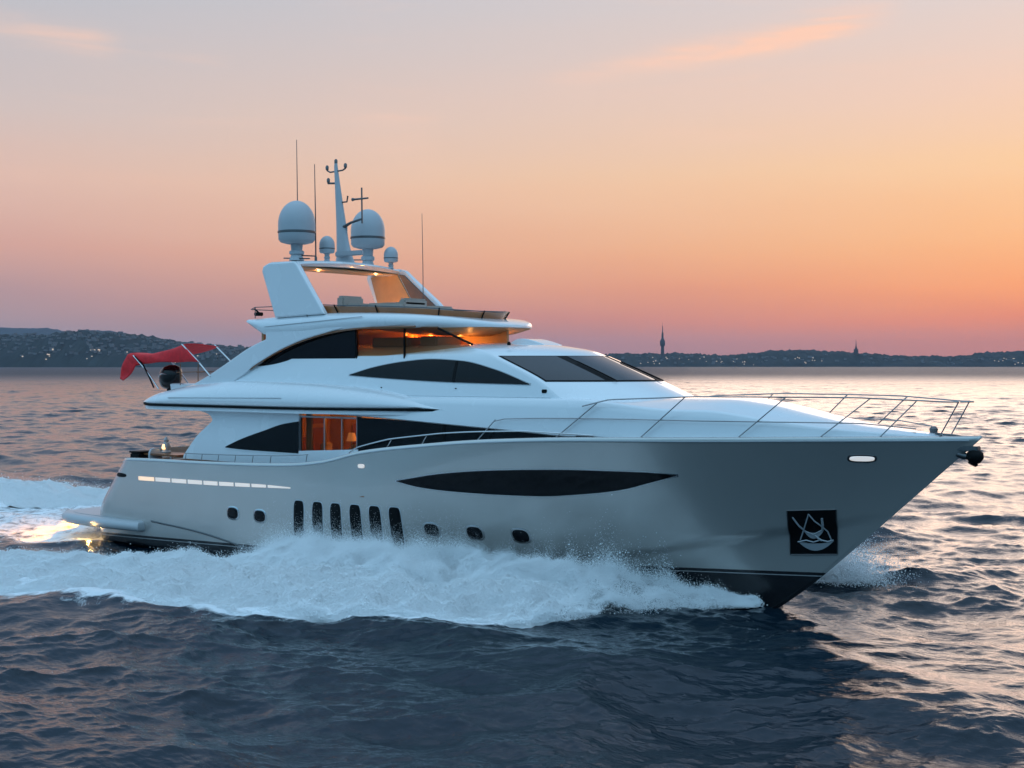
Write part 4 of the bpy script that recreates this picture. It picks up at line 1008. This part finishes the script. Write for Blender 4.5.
# foam
fn1 = n('ShaderNodeTexNoise'); fn1.inputs['Scale'].default_value = .9; fn1.inputs['Detail'].default_value = 9; fn1.inputs['Roughness'].default_value = .72; fn1.inputs['Distortion'].default_value = 1.2; l(co.outputs['Object'], fn1.inputs[0])
vo = n('ShaderNodeTexVoronoi'); vo.feature = 'DISTANCE_TO_EDGE'; vo.inputs['Scale'].default_value = 1.6; l(co.outputs['Object'], vo.inputs[0])
thr = math_('SUBTRACT', math_('ADD', af.outputs['Fac'], math_('MULTIPLY', math_('SUBTRACT', fn1.outputs[0], .5), 2.2)), math_('MULTIPLY', vo.outputs[0], .5))
fm = n('ShaderNodeMapRange'); fm.interpolation_type = 'SMOOTHSTEP'; l(thr, fm.inputs[0]); fm.inputs[1].default_value = .28; fm.inputs[2].default_value = .85
fac = math_('MULTIPLY', fm.outputs[0], math_('MINIMUM', math_('MULTIPLY', af.outputs['Fac'], 4.0), 1.0))
fb = n('ShaderNodeBsdfPrincipled'); fb.inputs['Base Color'].default_value = (.84, .86, .88, 1); fb.inputs['Roughness'].default_value = .7
bp2 = n('ShaderNodeBump'); bp2.inputs['Distance'].default_value = .12; l(fn1.outputs[0], bp2.inputs['Height']); l(bp2.outputs[0], fb.inputs['Normal'])
mxs = n('ShaderNodeMixShader'); l(fac, mxs.inputs[0]); l(b.outputs[0], mxs.inputs[1]); l(fb.outputs[0], mxs.inputs[2]); l(mxs.outputs[0], t.nodes['Material Output'].inputs[0])
sea_me.materials.append(ms)
sea = bpy.data.objects.new('sea_water', sea_me); COL.objects.link(sea); props(sea, 'dark rippled sea water reflecting the sunset', 'water', kind='structure')

# ================================================================== bow wave and spray
def vnoise(x, y, s, seed):
    r = np.random.default_rng(seed); g = r.random((64, 64)); x, y = x * s, y * s
    i, j = np.floor(x).astype(int), np.floor(y).astype(int); fx, fy = x - i, y - j; fx = fx * fx * (3 - 2 * fx); fy = fy * fy * (3 - 2 * fy)
    G_ = lambda a, c: g[a % 64, c % 64]
    return (G_(i, j) * (1 - fx) + G_(i + 1, j) * fx) * (1 - fy) + (G_(i, j + 1) * (1 - fx) + G_(i + 1, j + 1) * fx) * fy
def fbm(x, y, s, seed, o=5, g=.55):
    a, t_, tot = 1, 0, 0
    for k_ in range(o): t_ = t_ + a * (vnoise(x + 17 * k_, y - 9 * k_, s, seed + k_) - .5); tot += a; a *= g; s *= 2.05
    return t_ / tot * 2
def plume(sv, v, sgn=1):
    """point on the wave surface; s along, v 0 (hull) .. 1 (outer lip)"""
    I_, O_ = (ic, oc) if sgn == 1 else (iFc, oFc)
    x = I_[0](sv) + (O_[0](sv) - I_[0](sv)) * v; y = sgn * (I_[1](sv) + (O_[1](sv) - I_[1](sv)) * v)
    a = (amp if sgn == 1 else ampF)(sv)
    ka = [0, .12, .3, .5, .7, .85, .94, 1.0]
    prof = lerp(np.interp(v, ka, [.82, .97, 1.0, .82, .60, .42, .27, -.08]), np.interp(v, ka, [-.10, .42, .92, .95, .72, .48, .28, -.10]), sst(.58, .72, sv))
    nz_ = fbm(x, y, .45, 3) * .42 + fbm(x, y, 1.7, 21, 5, .62) * .22
    edge = np.clip((1 - v) * 6, 0, 1)
    z = a * prof * (1 + .75 * nz_) + nz_ * .16 * edge
    nn = fbm(x, y, .7, 50) * .5 + fbm(x, y, 2.2, 60) * .3
    bl = (1 - 2 * np.abs(fbm(x, y, .95, 131, 2, .5))) * .30 + (1 - 2.2 * np.abs(fbm(x, y, 2.6, 141, 2, .5))) * .10 + (1 - 2.2 * np.abs(fbm(x, y, 6.5, 151, 2, .5))) * .035
    z = z + (bl - .24) * edge * np.clip(a, .35, 1)
    y = y + nn * .55 * v + (bl - .3) * .5 * v; x = x + fbm(x, y, .9, 71) * .35 * v
    return np.stack([x, sgn * y, z - .06], -1)
fo = bpy.data.materials.new('white_foam'); fo.use_nodes = True
t = fo.node_tree; b = t.nodes['Principled BSDF']; n = t.nodes.new; l = t.links.new
b.inputs['Base Color'].default_value = (.92, .935, .945, 1); b.inputs['Roughness'].default_value = .9; b.inputs['Specular IOR Level'].default_value = .15
b.inputs['Subsurface Weight'].default_value = 0.0
co = n('ShaderNodeTexCoord'); q1 = n('ShaderNodeTexNoise'); q1.inputs['Scale'].default_value = 3.0; q1.inputs['Detail'].default_value = 10; q1.inputs['Roughness'].default_value = .75; l(co.outputs['Object'], q1.inputs[0])
bp = n('ShaderNodeBump'); bp.inputs['Distance'].default_value = .30; l(q1.outputs[0], bp.inputs['Height']); l(bp.outputs[0], b.inputs['Normal'])
ae = n('ShaderNodeAttribute'); ae.attribute_name = 'cover'
q2 = n('ShaderNodeTexNoise'); q2.inputs['Scale'].default_value = 2.4; q2.inputs['Detail'].default_value = 12; q2.inputs['Roughness'].default_value = .8; l(co.outputs['Object'], q2.inputs[0])
th = math_('ADD', ae.outputs['Fac'], math_('MULTIPLY', math_('SUBTRACT', q2.outputs[0], .5), 1.6), t)
am = n('ShaderNodeMapRange'); l(th, am.inputs[0]); am.inputs[1].default_value = .35; am.inputs[2].default_value = .62; l(am.outputs[0], b.inputs['Alpha'])
drop = mat('water_droplets', (.92, .94, .95), .55, spec=.3)

def grid_obj(name, P, cover, label, cat):
    n_, m_ = P.shape[:2]
    me = bpy.data.meshes.new(name); idx = np.arange(n_ * m_).reshape(n_, m_)
    q = np.stack([idx[:-1, :-1], idx[1:, :-1], idx[1:, 1:], idx[:-1, 1:]], -1).reshape(-1, 4)
    me.from_pydata(P.reshape(-1, 3).tolist(), [], q.tolist())
    me.polygons.foreach_set('use_smooth', [True] * len(q))
    at = me.attributes.new('cover', 'FLOAT', 'POINT'); at.data.foreach_set('value', cover.ravel().astype(np.float32))
    me.materials.append(fo)
    o = bpy.data.objects.new(name, me); COL.objects.link(o)
    return props(o, label, cat, kind='stuff')
sv, vv = np.meshgrid(.03 + .97 * np.linspace(0, 1, 950) ** 1.15, np.linspace(0, 1, 170), indexing='ij')
cov = np.clip(sst(.15, .40, sv) * 1.1 - .35 * sst(.78, 1, vv) - .45 * (1 - sst(0, .3, vv)) * sst(.55, .7, sv), 0, 1) - .7 * (1 - sst(.13, .27, sv))
grid_obj('bow_wave', plume(sv, vv), cov, 'white foaming bow wave rolling along the near side of the hull', 'foam')
sv2, vv2 = np.meshgrid(np.linspace(.03, 1, 300), np.linspace(0, 1, 70), indexing='ij')
cov2 = np.clip(sst(.02, .14, sv2) * .95 - .4 * sst(.7, 1, vv2) - .4 * (1 - sst(0, .3, vv2)) * sst(.55, .7, sv2), 0, 1)
grid_obj('far_bow_wave', plume(sv2, vv2, -1), cov2, 'white wash thrown out on the far side of the hull', 'foam')

def droplets(name, P, rad, label):
    me = bpy.data.meshes.new(name); me.vertices.add(len(P)); me.vertices.foreach_set('co', P.astype(np.float32).ravel())
    at = me.attributes.new('rad', 'FLOAT', 'POINT'); at.data.foreach_set('value', rad.astype(np.float32)); me.update()
    o = bpy.data.objects.new(name, me); COL.objects.link(o)
    ng = bpy.data.node_groups.new(name, 'GeometryNodeTree')
    ng.interface.new_socket('Geometry', in_out='INPUT', socket_type='NodeSocketGeometry'); ng.interface.new_socket('Geometry', in_out='OUTPUT', socket_type='NodeSocketGeometry')
    gi, go = ng.nodes.new('NodeGroupInput'), ng.nodes.new('NodeGroupOutput')
    mp_ = ng.nodes.new('GeometryNodeMeshToPoints'); na = ng.nodes.new('GeometryNodeInputNamedAttribute'); na.data_type = 'FLOAT'; na.inputs[0].default_value = 'rad'
    smt = ng.nodes.new('GeometryNodeSetMaterial'); smt.inputs['Material'].default_value = drop
    ng.links.new(gi.outputs[0], mp_.inputs['Mesh']); ng.links.new(na.outputs[0], mp_.inputs['Radius']); ng.links.new(mp_.outputs[0], smt.inputs[0]); ng.links.new(smt.outputs[0], go.inputs[0])
    md = o.modifiers.new('points', 'NODES'); md.node_group = ng
    me.materials.append(drop)
    return props(o, label, 'spray', kind='stuff')
def cloud(nn, s0, s1, v0, v1, sgn, hscale, sig=.16, seed=1, vpow=1.0, fine=0):
    r = np.random.default_rng(seed)
    s = s0 + (s1 - s0) * r.random(nn); v = v0 + (v1 - v0) * r.random(nn) ** vpow
    P = plume(s, v, sgn); cl = np.clip(.5 + 1.1 * fbm(P[:, 0], P[:, 1], .8, 90) + .6 * fbm(P[:, 0], P[:, 1], 3.0, 95), .05, 1.6)
    up = r.exponential(1, nn) * sig * (amp if sgn == 1 else ampF)(s) * hscale * cl
    P[:, 2] += up - .02; P[:, 0] += r.normal(0, .06, nn) + .0; P[:, 1] += sgn * r.normal(0, .07, nn) - sgn * up * .15
    rad = .0035 + .007 * r.random(nn) ** 3 + .014 * r.random(nn) ** 40
    if fine: rad = fine * (.7 + .6 * r.random(nn))
    return P[P[:, 2] > -.02], rad[P[:, 2] > -.02]
parts = [cloud(330000, .20, .72, 0, .45, 1, 1.0, .11, 1), cloud(120000, .22, .80, .45, 1.03, 1, .8, .07, 2), cloud(120000, .2, .85, .9, 1.05, 1, 1.0, .06, 12),
         cloud(110000, .70, .95, 0, 1.03, 1, 1.0, .12, 3), cloud(60000, .03, .26, .0, 1.0, 1, 1.3, .30, 4), cloud(150000, .06, .26, .0, .9, 1, 1.2, .22, 24, 1.0, .004),
         cloud(900000, .20, .64, 0, .45, 1, 1.0, .20, 14, 1.0, .0038), cloud(250000, .2, .8, .3, 1.04, 1, 1.0, .10, 15, 1.0, .004)]
# thrown sheet near the stem: thin ballistic spray
P = np.concatenate([p for p, _ in parts]); rd = np.concatenate([r_ for _, r_ in parts])
droplets('bow_spray', P, rd, 'fine white spray flying off the near bow wave')
parts = [cloud(50000, .04, .30, .0, 1.0, -1, 1.6, .30, 7), cloud(60000, .68, .95, 0, 1.03, -1, 1.0, .22, 8)]
P = np.concatenate([p for p, _ in parts]); rd = np.concatenate([r_ for _, r_ in parts])
r = np.random.default_rng(77); nn = 60000
w_ = r.random(nn) ** .7
Q = np.column_stack([24.9 + r.normal(0, .75, nn) - .5 * w_, 4.6 + r.normal(0, .45, nn) + .3 * w_, np.abs(r.normal(0, .42, nn)) * (1.1 + .5 * np.sin(r.normal(0, 1, nn)))])
P = np.concatenate([P, Q]); rd = np.concatenate([rd, .005 + .011 * r.random(nn) ** 3])
droplets('far_spray', P, rd, 'fine white spray thrown up beyond the far side of the hull')

# ================================================================== far shores
def at_px(px, d): p = C2 + VD * d + RT * ((px - 512) / 1350 * d); return p
def ridge(name, d, prof, depth, seed, mt, label, rough=.06, n=420):
    px = np.linspace(prof[0][0], prof[-1][0], n); hh_ = crv(prof)(px) / 1350 * d
    P = []
    for k_, w in enumerate(np.linspace(0, 1, 26)):
        dd = d + depth * w; row = []
        for i, p in enumerate(px):
            q = C2 + VD * dd + RT * ((p - 512) / 1350 * d)
            row.append((q[0], q[1]))
        P.append(row)
    P = np.array(P); w = np.linspace(0, 1, 26)[:, None]
    rise = np.where(w < .6, np.sin(w / .6 * math.pi / 2) ** .8, 1 - .6 * ((w - .6) / .4) ** 2)
    tx = (px - px[0]) / 1350 * d
    hz = hh_[None] * rise
    nz_ = fbm(np.repeat(tx[None], 26, 0), w * depth + 0 * tx[None], 1 / 160., seed, 5, .6)
    tree = fbm(np.repeat(tx[None], 26, 0), w * depth + 0 * tx[None], 1 / 18., seed + 40, 3, .7)
    hz = hz * (1 + rough * 2.2 * nz_) + tree * 12 * np.minimum(1, rise * 2)
    hz[0] = -3; hz[-1] = -3
    P3 = np.concatenate([P, hz[..., None]], -1)
    o = MB().grid(P3).build(name, mt, None, ang=180, fix=False)
    return props(o, label, 'hills', kind='structure'), P3
hillm = mat('wooded_hillside', (.026, .032, .030), .95, spec=.1, var=.6, vs=.018)
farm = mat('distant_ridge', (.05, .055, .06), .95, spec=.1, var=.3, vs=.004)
h1, P1 = ridge('hills', 3800, [(-700, 3), (-600, 16), (-420, 34), (-280, 38), (-160, 36), (-40, 34), (0, 36), (30, 39.5), (60, 39), (90, 34), (120, 29), (160, 25), (200, 22), (240, 20), (300, 18), (380, 14), (460, 10), (520, 5)], 900, 3, hillm, 'dark wooded hills with scattered houses beyond the stern', n=1250)
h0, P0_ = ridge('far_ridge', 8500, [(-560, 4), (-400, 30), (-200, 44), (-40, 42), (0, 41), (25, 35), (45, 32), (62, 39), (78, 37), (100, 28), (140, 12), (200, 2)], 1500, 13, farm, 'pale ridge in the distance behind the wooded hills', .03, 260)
h2, P2_ = ridge('wooded_shore', 4600, [(470, 4), (560, 10), (610, 13), (650, 14), (700, 13.5), (745, 12), (775, 15), (800, 17.5), (840, 17), (870, 15.5), (900, 12.5), (940, 11), (985, 11), (1010, 12), (1030, 14), (1070, 16), (1180, 19), (1300, 18), (1600, 27), (1950, 17), (2200, 3)], 700, 23, hillm, 'low dark wooded shore behind the bow', .07, 1650)
# towns on the slopes
def town(name, P3, n_, wr, pxr, d, label, seed, lit):
    r = np.random.default_rng(seed); m1 = MB()
    nr, nc = P3.shape[:2]; lo_, hi_ = pxr
    for _ in range(n_):
        c = r.uniform(lo_, hi_); ci = int(c * (nc - 1)); ri = r.uniform(*wr) * (nr - 1); i = int(ri); p = P3[i, ci] * (1 - (ri - i)) + P3[min(i + 1, nr - 1), ci] * (ri - i)
        w_, h_, dd = r.uniform(2, 6), r.uniform(1.5, 4), r.uniform(4, 8)
        m1.box((p[0], p[1], p[2] + h_), (w_, dd, h_), R(37.1) + r.normal(0, .4))
    o = m1.build(name, lit, None, smooth=False, fix=False)
    return props(o, label, 'houses', kind='stuff')
house_m = mat('pale_render', (.15, .14, .14), .85, var=.5, vs=.03)
town('hillside_town', P1, 520, (.08, .55), (.51, .79), 3800, 'pale houses scattered over the hillside behind the stern', 5, house_m)
town('shore_town', P2_, 100, (.05, .3), (.058, .336), 4600, 'pale waterfront buildings along the low shore behind the bow', 6, house_m)
litm = mat('lit_windows', (.5, .45, .4), .6, emis=(1.0, .66, .40), estr=0.55)
def lights(name, P3, spans, n_, seed, label, sz):
    r = np.random.default_rng(seed); m1 = MB(); nr, nc = P3.shape[:2]
    for _ in range(n_):
        a, b_ = spans[r.integers(len(spans))]; ci = int(r.uniform(a, b_) * (nc - 1)); i = r.integers(1, 5); p = P3[i, ci]
        q = np.array([p[0], p[1]]) - VD * 14
        m1.box((q[0], q[1], max(4, p[2]) + r.uniform(2, 8)), (r.uniform(.5, 1) * sz, 1, r.uniform(.6, 1) * sz * .7), R(37.1))
    return props(m1.build(name, litm, None, smooth=False, fix=False), label, 'lights', kind='stuff')
f2 = lambda px: (px - 470) / 1730; f1 = lambda px: (px + 700) / 1220
lights('shore_lights', P2_, [(f2(695), f2(760)), (f2(735), f2(755)), (f2(790), f2(830)), (f2(1000), f2(1024)), (f2(640), f2(700))], 44, 8, 'lit waterfront windows along the shore behind the bow', 2.0)
lights('hillside_lights', P1, [(f1(40), f1(44)), (f1(84), f1(87)), (f1(0), f1(240))], 26, 9, 'lit windows at the water edge below the wooded hills', 2.2)
# two towers on the right shore
towm = mat('tower_concrete', (.06, .05, .05), .8, var=.15, vs=.05)
d = 4750; p = at_px(662.5, d)
tw = props(empty('broadcast_tower', (p[0], p[1], 30)), 'slim tall broadcast tower with a thick drum, standing on the shore', 'tower')
MB().lathe([(7, 0), (5.5, 40), (5.5, 42)], (0, 0, 0), 16).build('shaft', towm, tw)
MB().lathe([(5.5, 41), (9, 46), (9, 60), (6, 66), (4, 70)], (0, 0, 0), 16).build('drum', towm, tw)
MB().lathe([(4, 69), (3, 90), (1.6, 92), (1.3, 112), (.4, 114), (.3, 126)], (0, 0, 0), 12).build('aerial', towm, tw)
p = at_px(856, d)
tw2 = props(empty('spire', (p[0], p[1], 46)), 'thin pointed spire rising above the trees near the bow', 'spire')
MB().box((0, 0, 6), (6, 6, 10)).build('tower_base', towm, tw2, smooth=False)
MB().lathe([(5.5, 15.5), (2.2, 26), (1.2, 36), (.3, 52)], (0, 0, 0), 8).build('spire_point', towm, tw2)

# ================================================================== evening haze over the water
hz = MB()
xs_ = 13000
hz.box((CAMX, CAMY, 160 / 2 + 75), (xs_, xs_, 160))
hb_o = hz.build('haze', M['white'], None, smooth=False)
vm = bpy.data.materials.new('evening_haze'); vm.use_nodes = True
t = vm.node_tree; t.nodes.remove(t.nodes['Principled BSDF'])
pv = t.nodes.new('ShaderNodeVolumePrincipled'); pv.inputs['Color'].default_value = (.58, .72, .95, 1); pv.inputs['Density'].default_value = 0.000032; pv.inputs['Anisotropy'].default_value = 0.0
t.links.new(pv.outputs[0], t.nodes['Material Output'].inputs['Volume'])
hb_o.data.materials.clear(); hb_o.data.materials.append(vm)
hb_o.data.transform(__import__('mathutils').Matrix.Translation((0, 0, 0)))
props(hb_o, 'thin evening haze over the water', 'haze', kind='stuff')
